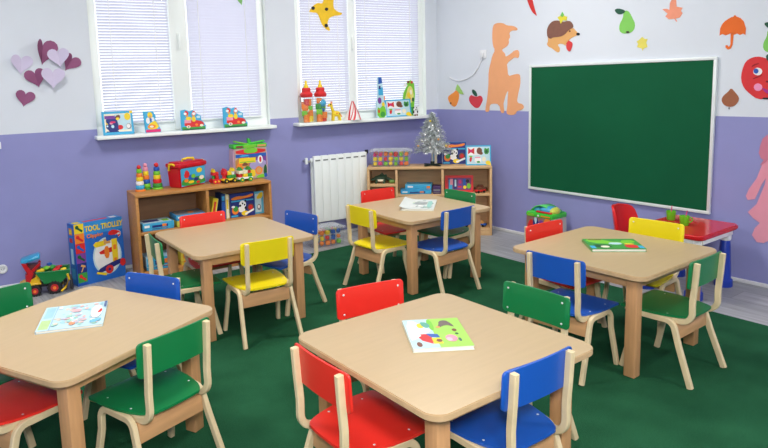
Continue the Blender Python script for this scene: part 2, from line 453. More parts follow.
def back_mesh(mat):
    n = 12; mb = MB(); w, h, t, r = .312, .126, .009, .016
    out = RRECT(w, h, r, 4)
    bm = bmesh.new()
    me = MB().prism(out, -t / 2, t / 2, mat, 'xz').mesh('backrest'); bm.from_mesh(me)
    for k in range(1, n):
        x = -w / 2 + w * k / n
        bmesh.ops.bisect_plane(bm, geom=list(bm.verts) + list(bm.edges) + list(bm.faces), plane_co=(x, 0, 0), plane_no=(1, 0, 0))
    for v in bm.verts: v.co.y += -.010 * (1 - (v.co.x / (w / 2)) ** 2) + .004; v.co.z += .512; v.co.y += -.1345 - (v.co.z - .512) * .05
    bmesh.ops.bevel(bm, geom=[e for e in bm.edges if len(e.link_faces) == 2 and e.calc_face_angle(0) > 1.2], offset=.0018, segments=1, affect='EDGES')
    bm.to_mesh(me); bm.free()
    me.polygons.foreach_set('use_smooth', [True] * len(me.polygons)); me.set_sharp_from_angle(angle=math.radians(45))
    return me
SEATS = {n: seat_mesh(m) for n, m in (('red', RED), ('blue', BLUE), ('green', GREEN), ('yellow', YELLOW))}
BACKS = {n: back_mesh(m) for n, m in (('red', RED), ('blue', BLUE), ('green', GREEN), ('yellow', YELLOW))}
def chair(color, x, y, deg, label):
    """x, y: middle of the backrest; deg: the way the sitter faces."""
    a = math.radians(deg)
    t = thing('childrens_chair', label, 'chair', (x + .14 * math.cos(a), y + .14 * math.sin(a), RUG), a - PI / 2, "children's chairs around the tables")
    put(SEATS[color], 'seat', t)
    b = put(BACKS[color], 'backrest', t)
    for sx in (-1, 1):
        put(CM['leg', sx], 'leg_frame', t); put(CM['post', sx], 'back_post', t)
        for z in (.47, .552):
            s = put(CM['screw'], 'screw', b); s.location = (sx * .1265, -.1412 - (z - .512) * .05 + .0185, z); s.rotation_euler.z = PI
        for yy in (-.03, .11):
            s = put(CM['screw_up'], 'screw', t); s.location = (sx * .1265, yy, .3065)
    p = put(CM['apron'], 'apron', t); p.location = (0, -.078, .236)
    return t
# front table with the farm book
chair('red', -2.999, -2.684, -101, 'red chair tucked in at the far side of the front table, backrest only')
chair('green', -2.536, -3.173, -178, 'green chair pushed in at the far right side of the front table, backrest only')
chair('blue', -3.055, -3.585, 88, 'blue chair at the bottom of the picture, pushed under the front table')
chair('red', -3.562, -3.150, -1, 'red chair in the foreground at the left side of the front table')
# table at the left edge
chair('green', -4.26, -1.687, -76, 'green chair backrest at the left edge below the toy truck')
chair('blue', -3.652, -1.935, -151, 'blue chair behind the left foreground table, near the tall toy box')
chair('green', -3.820, -2.638, 107, 'green chair in the foreground at the near side of the left table')
chair('red', -4.430, -2.290, 22, 'red seat in the lower left corner, cut off by the picture edge')
# table by the brown shelf
chair('red', -2.912, -.776, -94, 'red chair between the brown shelf and its table, only the backrest showing')
chair('blue', -2.414, -1.221, -170, 'blue chair beside the white radiator, facing the table by the brown shelf')
chair('yellow', -2.941, -1.716, 84, 'yellow chair seen from behind at the table by the brown shelf')
chair('green', -3.398, -1.228, -7, 'dark green chair at the left end of the table by the brown shelf')
# table by the corner shelf
chair('red', -1.496, -.868, -95, 'red chair in front of the corner shelf, below the clear block box')
chair('green', -1.110, -1.385, -179, 'green chair in front of the corner shelf, below the red framed puzzle')
chair('blue', -1.596, -1.840, 91, 'blue chair seen from behind at the table by the corner shelf')
chair('yellow', -2.032, -1.352, 1, 'yellow chair at the left side of the table by the corner shelf')
# table below the green board
chair('red', -1.553, -2.466, -93, 'red chair in front of the green toy bag by the board wall')
chair('yellow', -1.054, -2.866, -176, 'yellow chair between the right table and the red plastic table')
chair('green', -1.597, -3.396, 91, 'green chair at the near right side of the table below the board')
chair('blue', -2.088, -2.928, 4, 'blue chair at the left side of the table below the board')

# ------------------------------------------------------------------ tables
TS = .75
def table_meshes():
    d = {}
    mb = MB(); bm = bmesh.new()
    me = MB().prism(RRECT(TS, TS, .06, 8), .489, .511, TOP, 'xy').mesh('tabletop'); bm.from_mesh(me)
    bmesh.ops.bevel(bm, geom=[e for e in bm.edges if len(e.link_faces) == 2 and e.calc_face_angle(0) > 1.2], offset=.003, segments=2, affect='EDGES')
    me.materials.append(EDGE)
    for f in bm.faces:
        if abs(f.normal.z) < .5: f.material_index = 1
    bm.to_mesh(me); bm.free(); me.polygons.foreach_set('use_smooth', [True] * len(me.polygons)); me.set_sharp_from_angle(angle=math.radians(40))
    d['top'] = me
    d['leg'] = MB().box((0, 0, .2445), (.054, .054, .489), BEECH, .005).mesh('leg')
    d['apron'] = MB().box((0, 0, .459), (.515, .02, .058), BEECHX, .002).mesh('apron')
    return d
TM = table_meshes()
def table(x, y, rot, label):
    t = thing('childrens_table', label, 'table', (x, y, RUG), rot, 'square wooden tables')
    put(TM['top'], 'tabletop', t)
    k = TS / 2 - .088
    for sx in (-1, 1):
        for sy in (-1, 1):
            l = put(TM['leg'], 'leg', t); l.location = (sx * k, sy * k, 0)
    for a in range(4):
        p = put(TM['apron'], 'apron', t); p.rotation_euler.z = a * PI / 2
        p.location = (-(k + .004) * math.sin(a * PI / 2) * -1, -(k + .004) * math.cos(a * PI / 2), 0)
    return t
table(-3.081, -3.187, -.012, 'square light wood table in the front centre, a farm picture book on it')
table(-4.031, -2.178, .449, 'square light wood table at the left edge, a pale magazine on it')
table(-2.907, -1.211, -.044, 'square wooden table with nothing on it, in front of the brown shelf')
table(-1.523, -1.363, -.053, 'square wooden table in front of the corner shelf, an open white book on it')
table(-1.555, -2.899, .0075, 'square wooden table below the green board, a green picture book on it')
TT = RUG + .511

# ------------------------------------------------------------------ books on the tables
def flat_book(name, label, corners, h, cover, items, spine=None, lift=None, group=None):
    """corners: far-left, far-right, near-right, near-left of the cover on the table, as world x, y."""
    c = [Vector((a[0], a[1])) for a in corners]; mid = sum(c, Vector((0, 0))) / 4
    U = (c[2] - c[3]); V = (c[0] - c[3]); w = ((c[2] - c[3]).length + (c[1] - c[0]).length) / 2; d = ((c[0] - c[3]).length + (c[1] - c[2]).length) / 2
    t = thing(name, label, 'book', (mid.x, mid.y, TT), math.atan2(U.y, U.x), group)
    MB().box((0, 0, h / 2), (w - .006, d - .006, h - .004), M(240, 238, 228, .8, .03, 60)).build('pages', t)
    mb = MB()
    for z in (.001, h - .001): mb.box((0, 0, z), (w, d, .002), cover)
    mb.box((-w / 2, 0, h / 2), (.002, d, h), cover)
    mb.art((-w / 2, -d / 2, h), (w, 0, 0), (0, d, 0), items)
    mb.build('cover', t, angle=0)
    return t
rnd = random.Random(3)
def scatter(cols, n, r0, r1, x0=.05, y0=.05, x1=.95, y1=.95, seed=1):
    g = random.Random(seed); o = []
    for i in range(n):
        o.append((g.choice(cols), smooth(E(g.uniform(x0, x1), g.uniform(y0, y1), g.uniform(r0, r1), g.uniform(r0, r1), 7), 1)))
    return o
farm = [(M(160, 214, 84), Q(.42, 0, 1, 1)), ('pale', Q(0, .0, .45, 1)), ('white', smooth([(0, .25), (.05, .95), (.2, .97), (.3, .7), (.45, .6), (.3, .45), (.12, .3)], 1)),
        ('lime', smooth([(.4, .97), (.5, .97), (.5, .62), (.42, .55)], 1)), ('yellow', E(.27, .76, .06, .09)), (M(90, 170, 150), smooth([(.28, .9), (.4, .88), (.45, .74), (.38, .66), (.3, .72)], 1)),
        ('red', [(.2, .45), (.26, .3), (.4, .12), (.37, .42), (.28, .46)]), ('red', [(.16, .36), (.3, .46), (.37, .3), (.36, .12), (.2, .24)]), ('yellow', [(.37, .32), (.52, .3), (.53, .12), (.37, .12)]), ('blue', [(.3, .47), (.5, .44), (.52, .32), (.37, .34)]),
        ('brown', E(.48, .22, .05, .05)), ('brown', E(.13, .12, .045, .08)),
        (M(110, 95, 90), smooth([(.63, .9), (.75, .93), (.82, .82), (.86, .66), (.8, .7), (.75, .74), (.66, .72), (.6, .66), (.53, .64), (.6, .76)], 1)), ('tan', E(.57, .68, .04, .04)), ('brown', E(.82, .55, .04, .05)),
        ('pink', E(.7, .28, .1, .12)), (M(245, 190, 200), E(.66, .25, .05, .06)), (M(70, 110, 90), E(.83, .22, .025, .06)), ('dgreen', E(.83, .42, .03, .03))]
flat_book('picture_book', 'green and pale blue farm picture book on the front table', [(-3.070, -2.985), (-2.900, -3.112), (-3.058, -3.306), (-3.228, -3.197)], .014, M(225, 235, 225, .3, .02), farm)
mag = [('pale', Q(0, 0, 1, 1)), (M(185, 215, 150), Q(.02, .05, .17, .42)), (M(160, 205, 225), Q(.03, .5, .17, .95)), (M(150, 185, 215), Q(.185, .0, .2, 1))] + scatter([M(160, 205, 215), M(200, 190, 205), M(215, 205, 190), M(235, 240, 240), M(225, 190, 185), M(170, 215, 200)], 60, .02, .07, .24, .08, .92, .92, 5) + [(M(222, 178, 184), smooth(Q(.45, .62, .6, .75), 1)), (M(230, 150, 110), E(.52, .14, .05, .06)), ('white', E(.86, .55, .09, .28)), (M(120, 190, 220), smooth([(.78, .08), (.92, .1), (.98, .25), (.8, .22)], 1)), ('red', smooth([(.86, .45), (.93, .7), (.95, .5)], 1)), (M(90, 110, 150), Q(.955, .72, .995, .98))]
flat_book('picture_magazine', 'pale blue picture magazine lying on the left table', [(-4.095, -1.885), (-3.893, -2.022), (-3.958, -2.258), (-4.175, -2.180)], .01, M(205, 225, 232, .3, .02), mag)
greenb = [('green', Q(0, 0, 1, 1)), ('lime', smooth([(.02, .95), (.3, .98), (.6, .6), (.9, .95), (.98, .6), (.5, .45), (.1, .6)], 1)), ('dgreen', smooth([(.08, .45), (.4, .4), (.42, .12), (.1, .1)], 1)), ('cream', smooth([(.22, .32), (.38, .3), (.36, .12), (.2, .14)], 1)), ('brown', Q(.1, .86, .35, .94)), ('pale', smooth(Q(.42, .42, .66, .62), 1)), ('red', smooth([(.66, .4), (.9, .4), (.92, .1), (.68, .08)], 1)), ('yellow', smooth(Q(.7, .42, .88, .52), 1)), ('sky', Q(.9, .05, .99, .3)), ('sky', Q(.01, .05, .1, .3)), ('lime', E(.8, .75, .1, .1))]
flat_book('picture_book', 'green storybook lying on the table below the green board', [(-1.549, -2.728), (-1.347, -2.916), (-1.513, -3.043), (-1.705, -2.867)], .016, M(70, 150, 70, .3, .03), greenb)
# the white book on the far table lies open
def open_book():
    c = [Vector(a) for a in ((-1.456, -1.091), (-1.328, -1.305), (-1.511, -1.567), (-1.692, -1.438))]
    mid = sum(c, Vector((0, 0))) / 4; U = ((c[2] - c[3]) + (c[1] - c[0])) / 2; w = U.length; V = ((c[0] - c[3]) + (c[1] - c[2])) / 2; d = V.length
    t = thing('picture_book', 'white picture book with a curled cover on the table by the corner shelf', 'book', (mid.x, mid.y, TT), math.atan2(U.y, U.x))
    MB().box((.005, 0, .005), (w - .012, d - .008, .009), M(240, 240, 232, .8, .03, 60), .002).build('pages', t)
    mb = MB(); mb.box((0, 0, .0005), (w, d, .001), M(215, 222, 215, .3, .02))
    n = 10; vs = []
    for i in range(n + 1):
        x = -w / 2 - .008 + (w + .008) * i / n; z = .0112 + .02 * max(0, 1 - i / 4) ** 2
        vs += [(x, -d / 2, z), (x, d / 2, z)]
    mb.add(vs, [[2 * i, 2 * i + 2, 2 * i + 3, 2 * i + 1] for i in range(n)], M(222, 228, 222, .3, .02))
    items = scatter([M(165, 195, 185), M(150, 160, 160), M(240, 240, 235), M(190, 200, 205), M(205, 215, 190)], 26, .03, .08, .3, .08, .92, .9, 9) + [(M(165, 172, 172), smooth(Q(.35, .45, .75, .72), 1)), ('white', E(.55, .3, .06, .06)), (M(150, 200, 190), smooth(Q(.76, .2, .9, .8), 1))]
    mb.art((-w / 2, -d / 2, .012), (w, 0, 0), (0, d, 0), items)
    mb.build('cover', t, angle=30)
open_book()

# ------------------------------------------------------------------ radiator
def radiator():
    n = 7; p = .0795
    t = thing('radiator', 'white ribbed panel radiator on the purple wall under the second window', 'radiator', L(-1.484, .075, .15), RL)
    for i in range(n):
        m = MB(); x = (i + .5) * p
        m.box((x, -.030, .31), (p - .0012, .018, .6), PVC, .003); m.box((x, .012, .31), (.03, .07, .58), PVC, .008)
        m.box((x, .045, .31), (p - .01, .01, .56), PVC, .004)
        m.box((x, -.012, .602), (p - .012, .035, .022), PVC, .005)
        m.build('section', t)
    for z in (.05, .565): MB().cyl((-.012, .01, z), (n * p + .01, .01, z), .017, PVC).build('header_pipe', t)
    g = MB()
    for i in range(n): g.box(((i + .5) * p, -.0395, .574), (p * .62, .002, .012), M(120, 125, 125, .6))
    g.build('vent_slot', t)
    v = MB(); v.cyl((-.012, .01, .565), (-.05, .01, .565), .012, STEEL); v.cyl((-.05, .01, .545), (-.05, .01, .6), .014, PVC); v.cyl((-.05, .01, .57), (-.05, .07, .57), .008, STEEL); v.build('valve', t)
    v = MB(); v.cyl((n * p + .01, .01, .565), (n * p + .03, .01, .6), .012, BLACK); v.cyl((n * p + .028, .01, .595), (n * p + .028, .01, .625), .016, BLACK); v.build('air_valve', t)
radiator()

# ------------------------------------------------------------------ brown shelf under the first window
s1w = 1.061; s1d = .29; s1h = .65; S1U = -3.117; S1D = .469
def s1(u, back, z): return L(S1U + u, S1D - back, z)
def carcase(t, w, d, h, wood, woodb, th, divs, boards, base):
    """Open shelf unit: local x along the front, front at y=0, back at y=d."""
    MB().box((w / 2, d / 2, h - th / 2), (w, d, th), wood, .004).build('top_board', t)
    for x in (th / 2, w - th / 2): MB().box((x, d / 2, (h - th) / 2), (th, d - .002, h - th), wood, .003).build('side_panel', t)
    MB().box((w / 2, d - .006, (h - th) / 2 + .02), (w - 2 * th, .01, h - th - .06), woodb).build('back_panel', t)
    MB().box((w / 2, d / 2, base - th / 2), (w - 2 * th, d - .006, th), wood, .003).build('bottom_board', t)
    MB().box((w / 2, .012, (base - th) / 2), (w - 2 * th, .016, base - th), wood, .002).build('plinth', t)
    for x, z0, z1 in divs: MB().box((x, d / 2, (z0 + z1) / 2), (th, d - .012, z1 - z0), wood, .003).build('divider', t)
    for x0, x1, z in boards: MB().box(((x0 + x1) / 2, d / 2, z), (x1 - x0, d - .014, th), wood, .003).build('shelf_board', t)
t = thing('shelf_unit', 'orange-brown wooden shelf unit under the first window, toys on its top', 'shelf', s1(0, 0, 0), RL)
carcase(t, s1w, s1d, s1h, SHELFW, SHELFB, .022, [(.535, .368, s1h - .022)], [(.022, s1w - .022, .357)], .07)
S1B = .368
# boxed games, lying
def game_box(name, label, loc, rz, w, d, h, side, top, items_front=(), items_top=(), group=None, cat='box', lid=True):
    t = thing(name, label, cat, loc, rz, group)
    m = MB(); m.box((0, 0, h * .45), (w - .004, d - .004, h * .9), side, .002)
    m.art((-w / 2 + .002, -d / 2 + .002, 0), (w - .004, 0, 0), (0, 0, h * .88), items_front); m.build('box_body', t, angle=0)
    m = MB(); m.box((0, 0, h * .62), (w, d, h * .76), top, .003)
    m.art((-w / 2, -d / 2, h * .24), (w, 0, 0), (0, 0, h * .76), items_front)
    m.art((-w / 2, -d / 2, h), (w, 0, 0), (0, d, 0), items_top); m.build('lid', t, angle=0)
    return t
bluefront = [('sky', Q(.02, .1, .98, .9)), ('navy', Q(.3, .2, .8, .6)), ('orange', Q(.62, .25, .75, .7)), ('white', Q(.06, .3, .22, .7))]
game_box('game_box', 'blue and white boxed game lying on the left of the brown shelf', s1(.155, .115, S1B), RL + .04, .235, .17, .058, M(60, 120, 170), M(70, 160, 205), bluefront, [('pale', Q(.05, .05, .95, .95)), ('navy', Q(.1, .3, .6, .7)), ('lime', Q(.7, .2, .9, .6))])
game_box('game_box', 'flat blue boxed game lying deeper in the left half of the brown shelf', s1(.405, .13, S1B + .046), RL, .224, .19, .042, M(60, 120, 170), M(60, 150, 205), bluefront, [('grey', Q(.05, .1, .95, .9)), ('orange', Q(.5, .3, .7, .6))])
game_box('game_box', 'yellow and green boxed game under the flat blue game on the brown shelf', s1(.405, .125, S1B), RL, .215, .18, .045, M(200, 200, 70), M(210, 205, 80), [('green', Q(.1, .2, .5, .8)), ('orange', Q(.6, .3, .9, .7))])
# standing books and boxes; front faces local -y
def standing(name, label, loc, rz, w, h, th, body, items, tilt=0, group=None, cat='book', side_items=None, pages=True):
    t = thing(name, label, cat, loc, rz, group); t.rotation_euler = (tilt, 0, rz)
    mb = MB(); mb.box((0, th / 2, h / 2), (w, th, h), body, min(.002, th / 6), seg=1)
    mb.art((-w / 2, 0, 0), (w, 0, 0), (0, 0, h), items)
    if side_items: mb.art((-w / 2, th, 0), (0, -th, 0), (0, 0, h), side_items)
    mb.build('cover' if pages else 'box_body', t, angle=0)
    if pages: MB().box((w * .0 + .001, th / 2, h / 2 + .001), (w - .002 + .0035, th - .005, h - .006), M(240, 238, 228, .8, .03, 60)).build('pages', t)
    return t
panda = [('navy', Q(.02, .02, .98, .98)), ('orange', smooth([(.03, .82), (.3, .9), (.6, .86), (.95, .96), (.93, .82), (.5, .76), (.1, .74)], 1)), ('sky', Q(.05, .66, .95, .72)),
         ('white', E(.5, .52, .14, .17)), ('white', E(.46, .33, .15, .14)), ('black', E(.4, .48, .045, .05)), ('black', E(.62, .66, .04, .05)), ('black', E(.5, .56, .03, .04)), ('black', E(.58, .5, .03, .04)), ('black', E(.62, .36, .05, .07)),
         ('orange', E(.2, .3, .14, .17)), ('green', E(.22, .36, .1, .12)), ('white', E(.12, .46, .07, .05)), ('brown', E(.82, .36, .13, .15)), ('red', E(.82, .36, .08, .1)),
         ('yellow', E(.58, .14, .14, .1)), ('white', [(.6, .06), (.96, .22), (.95, .3), (.58, .14)]), ('sky', Q(.03, .03, .3, .1))]
standing('game_box', 'dark blue panda game box standing on the brown shelf', s1(.845, .095, S1B), RL + .03, .212, .19, .045, M(30, 60, 140), panda, 0, None, 'box', [('yellow', Q(.1, .02, .9, .98)), ('navy', Q(.3, .2, .7, .8))], pages=False)
standing('picture_book', 'light blue book with a yellow emblem at the right end of the brown shelf', s1(.995, .12, S1B), RL, .084, .185, .02, M(90, 180, 215), [('pale', Q(.12, .08, .75, .9)), ('yellow', smooth([(.2, .7), (.6, .95), (.95, .95), (.9, .72), (.5, .65)], 1)), ('grey', E(.5, .3, .2, .14)), ('white', E(.48, .32, .12, .08))])
standing('picture_book', 'dark blue spined book left of the panda box on the brown shelf', s1(.685, .09, S1B), RL, .034, .2, .14, M(26, 60, 120), [('blue', Q(.12, .04, .88, .7)), ('sky', Q(.2, .74, .8, .92))])
standing('picture_book', 'yellow spined book touching the panda box on the brown shelf', s1(.716, .085, S1B), RL, .022, .195, .14, M(226, 220, 150), [('cream', Q(.12, .03, .88, .97)), ('yellow', Q(.2, .4, .8, .8))])
b = standing('picture_book', 'thin yellow book leaning beside the divider of the brown shelf', s1(.585, .075, S1B + .006), RL, .042, .175, .12, M(215, 205, 70), [('yellow', Q(.05, .02, .95, .98)), ('red', Q(.3, .35, .7, .85)), ('green', Q(.1, .03, .9, .25))])
b.rotation_euler = (0, math.radians(12), RL)
game_box('game_box', 'pale blue box on the bottom of the brown shelf behind the green chair', s1(.16, .12, .07), RL, .22, .17, .10, M(80, 150, 200), M(150, 190, 215), bluefront)
game_box('game_box', 'yellow box on the bottom of the brown shelf beside the pale blue one', s1(.40, .12, .07), RL, .18, .17, .13, M(220, 190, 60), M(235, 205, 70), [('orange', Q(.1, .2, .9, .8))])

# things on top of the brown shelf
def stacker(label, u, back, cols, h, r, lean=0, base='orange', rz=0):
    t = thing('stacking_toy', label, 'stacking toy', s1(u, back, s1h), RL, 'ring stackers on the brown shelf')
    MB().lathe([(r * 1.15, 0), (r * 1.18, .004), (r * 1.1, .012), (r * .5, .014)], c3(base)).build('base', t)
    MB().cyl((0, 0, .01), (0, 0, h * .92), .006, c3('yellow')).build('peg', t)
    n = len(cols) - 1; z = .014; dz = (h - .014 - r * .9) / n
    for i in range(n):
        rr = r * (1 - .5 * i / n)
        MB().lathe([(rr * .6, z + .001), (rr * .9, z + .001), (rr, z + dz * .3), (rr, z + dz * .7), (rr * .9, z + dz - .0005), (rr * .6, z + dz - .0005)], c3(cols[i]), n=22).build('ring', t); z += dz
    MB().ball((0, 0, z + r * .42), r * .48, c3(cols[-1])).build('top_ball', t)
    if lean: t.rotation_euler = (0, lean, RL)
    return t
stacker('ring stacker with white and yellow lower rings, leftmost of the three on the brown shelf', .080, .185, ['sky', 'white', 'yellow', 'orange', 'lime', 'red'], .195, .032, 0, 'orange')
stacker('ring stacker with an orange ring, middle of the three on the brown shelf', .138, .235, ['lime', 'blue', 'orange', 'yellow', 'pink', 'pink'], .20, .032, 0, 'green')
stacker('ring stacker with a red ball on top, next to the red tool case', .214, .205, ['green', 'red', 'yellow', 'lime', 'blue', 'red'], .20, .036, 0, 'lime')
def tool_case():
    t = thing('tool_case', 'red plastic toy case with yellow clasps on the brown shelf', 'case', s1(.442, .20, s1h), RL + .45)
    w, d, h = .27, .14, .188; rd = M(200, 22, 40, .3, .03)
    m = MB(); bm = bmesh.new(); bmesh.ops.create_cube(bm, size=1)
    for v in bm.verts:
        k = .93 if v.co.z < 0 else 1; v.co = Vector((v.co.x * w * k, v.co.y * d * k, (v.co.z + .5) * h * .83))
    bmesh.ops.bevel(bm, geom=list(bm.edges), offset=.008, segments=2, affect='EDGES'); m.bm(bm, rd); m.build('case_body', t)
    m = MB(); m.box((0, 0, h * .83 + .014), (w + .016, d + .016, .034), rd, .01); m.box((0, 0, h * .83 + .034), (w - .02, d - .02, .014), rd, .006); m.build('lid', t)
    a = MB(); a.add([(-w * .445, -d * .485, .012), (w * .445, -d * .485, .012), (w * .46, -d * .505, h * .76), (-w * .46, -d * .505, h * .76)], [[0, 1, 2, 3]], c3('sky'))
    a.art((-w * .445, -d * .488, .012), (w * .89, 0, 0), (0, -.004, h * .73), [('sky', Q(.0, .0, 1, 1)), ('yellow', E(.76, .78, .12, .14)), ('green', smooth([(0, .0), (1, 0), (1, .3), (.7, .5), (.4, .3), (.2, .45), (0, .3)], 1)), ('red', smooth([(.08, .5), (.2, .95), (.36, .7), (.3, .4)], 1)), ('blue', smooth(Q(.3, .3, .55, .6), 1)), ('orange', E(.2, .3, .09, .1)), ('lime', E(.5, .5, .09, .12)), ('navy', E(.62, .3, .1, .1)), ('yellow', E(.4, .18, .12, .08)), ('cream', E(.85, .35, .1, .12)), ('red', E(.7, .12, .08, .07))], .0015)
    a.build('label_sheet', t, angle=0)
    hd = MB(); hd.tube([(-.06, -.02, h * .83 + .04), (-.055, -.02, h * .83 + .056), (0, -.02, h * .83 + .062), (.055, -.02, h * .83 + .056), (.06, -.02, h * .83 + .04)], .0085, c3('yellow'), 8); hd.build('handle', t)
    for s in (-1, 1):
        k = MB(); k.tube([(s * (w / 2 + .008), -.028, h * .83 + .018), (s * (w / 2 + .016), -.028, h * .83 + .026), (s * (w / 2 + .018), -.012, h * .83 + .03), (s * (w / 2 + .018), .02, h * .83 + .026), (s * (w / 2 + .014), .03, h * .83 - .022)], .008, c3('yellow'), 8); k.build('clasp', t)
tool_case()
def block_cart(label, u, back, w, cols, seed, rz=0):
    g = random.Random(seed)
    t = thing('block_cart', label, 'toy', s1(u, back, s1h), RL + rz, 'toy carts with blocks on the brown shelf')
    d = .075
    MB().box((0, 0, .028), (w, d * .8, .016), c3(cols[0]), .004).build('cart_base', t)
    for sx in (-1, 1):
        for sy in (-1, 1):
            k = MB(); k.cyl((sx * w * .3, sy * d * .4, .018), (sx * w * .3, sy * d * .55, .018), .018, c3(cols[1])); k.cyl((sx * w * .3, sy * d * .55, .018), (sx * w * .3, sy * d * .58, .018), .007, c3('yellow')); k.build('wheel', t)
    z = .036; n = max(2, round(w / .042))
    for row in range(3):
        for i in range(n):
            if row == 2 and i % 2: continue
            bw = w * .92 / n; x = -w * .46 + bw * (i + .5)
            c = c3(g.choice(cols[2:]))
            b = MB()
            if (i + row) % 3 == 0: b.cyl((x, 0, z), (x, 0, z + .026), bw * .46, c)
            elif row == 2: b.prism([(x - bw * .48, z), (x + bw * .48, z), (x, z + .026)], -d * .35, d * .35, c, 'xz')
            else: b.box((x, 0, z + .0135), (bw * .96, d * .72, .026), c, .002)
            b.build('block', t)
        z += .0275
block_cart('small red block cart right of the red case on the brown shelf', .652, .165, .05, ['red', 'red', 'red', 'green', 'red', 'yellow'], 1, .1)
block_cart('block cart with black wheels, middle of the carts on the brown shelf', .750, .125, .115, ['yellow', 'black', 'yellow', 'red', 'green', 'white', 'red'], 5, .12)
block_cart('block cart with green wheels in front of the colourful bag', .880, .115, .125, ['white', 'green', 'green', 'red', 'yellow', 'cream', 'lime'], 4, .1)
def toy_bag(name, label, loc, rz, w, d, h, items, side, lid=True):
    t = thing(name, label, 'bag', loc, rz)
    m = MB(); bm = bmesh.new(); bmesh.ops.create_cube(bm, size=1)
    bmesh.ops.subdivide_edges(bm, edges=list(bm.edges), cuts=3, use_grid_fill=True)
    g = random.Random(int(w * 1000))
    for v in bm.verts:
        x, y, z = v.co; bul = 1 + .05 * (1 - (2 * z) ** 2)
        v.co = Vector((x * w * (bul if abs(x) > .49 else 1), y * d * (bul if abs(y) > .49 and 0 else 1), (z + .5) * h))
    bmesh.ops.bevel(bm, geom=[e for e in bm.edges if len(e.link_faces) == 2 and e.calc_face_angle(0) > 1.2], offset=.01, segments=2, affect='EDGES')
    m.bm(bm, side); m.art((-w / 2, -d / 2, 0), (w, 0, 0), (0, 0, h), items, .0025); m.build('bag_body', t)
    return t
bagprint = [(M(186, 168, 150), Q(.02, .02, .98, .98)), (M(190, 130, 70), smooth(Q(.03, .3, .5, .72), 1)), ('purple', Q(.45, .42, .97, .78)), ('red', smooth(Q(.05, .8, .95, .95), 1)), ('lime', smooth(Q(.3, .82, .7, .98), 1)), ('magenta', smooth([(.55, .4), (.75, .5), (.7, .3)], 1)), (M(120, 70, 130), smooth(Q(.5, .62, .72, .76), 1)), ('lilac', smooth([(.4, .3), (.95, .35), (.95, .6), (.5, .58)], 1)), ('orange', smooth([(.02, .35), (.2, .75), (.35, .6), (.3, .3)], 1)), ('blue', Q(.04, .70, .97, .80)), ('sky', smooth([(.1, .72), (.3, .8), (.5, .73)], 1)), ('yellow', Q(.14, .52, .64, .68)), ('lime', Q(.16, .545, .6, .57)),
            ('tan', E(.3, .46, .08, .08)), ('brown', smooth([(.22, .48), (.3, .56), (.4, .5), (.38, .44), (.24, .44)], 1)), ('sky', smooth([(.24, .38), (.4, .38), (.44, .16), (.26, .14)], 1)), ('red', smooth([(.02, .3), (.16, .34), (.2, .08), (.04, .05)], 1)), ('green', smooth([(.1, .02), (.5, .02), (.4, .2), (.2, .22)], 1)),
            ('white', E(.78, .6, .08, .13)), ('red', E(.78, .6, .035, .09)), ('yellow', smooth([(.42, .28), (.6, .32), (.62, .08), (.45, .06)], 1)), ('orange', E(.72, .26, .11, .13)), ('tan', E(.72, .27, .07, .09)), ('dgreen', smooth([(.85, .1), (.9, .45), (.97, .4), (.97, .1)], 1)), ('lime', smooth([(.6, .02), (.95, .03), (.9, .14), (.7, .12)], 1)), ('blue', smooth(Q(.88, .03, .98, .16), 1))]
t = toy_bag('toy_bag', 'square printed toy bag with bright green lid on the brown shelf', s1(.965, .225, s1h), RL, .285, .11, .262, bagprint, M(205, 170, 190, .3, .05))
m = MB(); GR = M(70, 195, 60, .25, .05)
m.box((0, 0, .272), (.293, .12, .036), GR, .012); m.art((-.1465, -.0605, .256), (.293, 0, 0), (0, 0, .03), [('brown', Q(.08, .25, .28, .8)), ('tan', Q(.7, .25, .95, .8)), ('lime', Q(.3, .1, .66, .9))]); m.build('lid', t)
m = MB(); m.box((-.06, -.03, .298), (.14, .05, .012), c3('lime'), .005, Matrix.Rotation(.25, 3, 'Y')); m.box((.055, -.03, .298), (.15, .05, .012), GR, .005, Matrix.Rotation(-.12, 3, 'Y')); m.prism([(-.012, .29), (.016, .29), (.0, .332), (-.016, .335)], -.05, -.02, GR); m.build('bow', t)

# ------------------------------------------------------------------ things on the window sills
SZ = 1.0668
frame_board = lambda seed: None
puzz1 = [('sky', Q(0, 0, 1, 1)), ('cream', Q(.07, .12, .93, .9)), ('pale', Q(.4, .2, .92, .86)), ('navy', smooth([(.1, .15), (.12, .8), (.44, .82), (.5, .5), (.55, .14)], 1)), ('purple', Q(.08, .68, .42, .82)), ('yellow', smooth([(.1, .5), (.14, .62), (.12, .52), (.2, .46), (.12, .44)], 1)), ('pink', E(.28, .5, .05, .05)), ('magenta', smooth(Q(.25, .5, .42, .58), 1)), ('pale', E(.15, .38, .03, .04)), ('pale', E(.32, .36, .05, .07)), ('brown', smooth([(.42, .8), (.58, .86), (.6, .68), (.45, .66)], 1)), ('yellow', E(.5, .68, .06, .06)), ('yellow', E(.82, .76, .1, .16)), ('yellow', Q(.9, .9, 1, 1)), ('red', smooth([(.5, .2), (.5, .42), (.64, .4), (.66, .24)], 1)), ('grey', E(.84, .34, .085, .12)), ('white', E(.83, .35, .065, .09)), ('navy', Q(.1, .12, .5, .16))]
def board_toy(name, label, loc, rz, w, h, items, tilt=-.14, th=.012, body='sky', cat='puzzle'):
    t = thing(name, label, cat, loc, rz); t.rotation_euler = (tilt, 0, rz)
    m = MB(); m.box((0, th / 2, h / 2), (w, th, h), c3(body), .002); m.build('backing_board', t, angle=0)
    m = MB(); m.art((-w / 2, 0, 0), (w, 0, 0), (0, 0, h), items); m.build('picture', t, angle=0)
    return t
board_toy('picture_puzzle', 'blue framed picture puzzle at the left end of the first window sill', L(-3.118, .075, SZ), RL, .225, .178, puzz1, -.14)
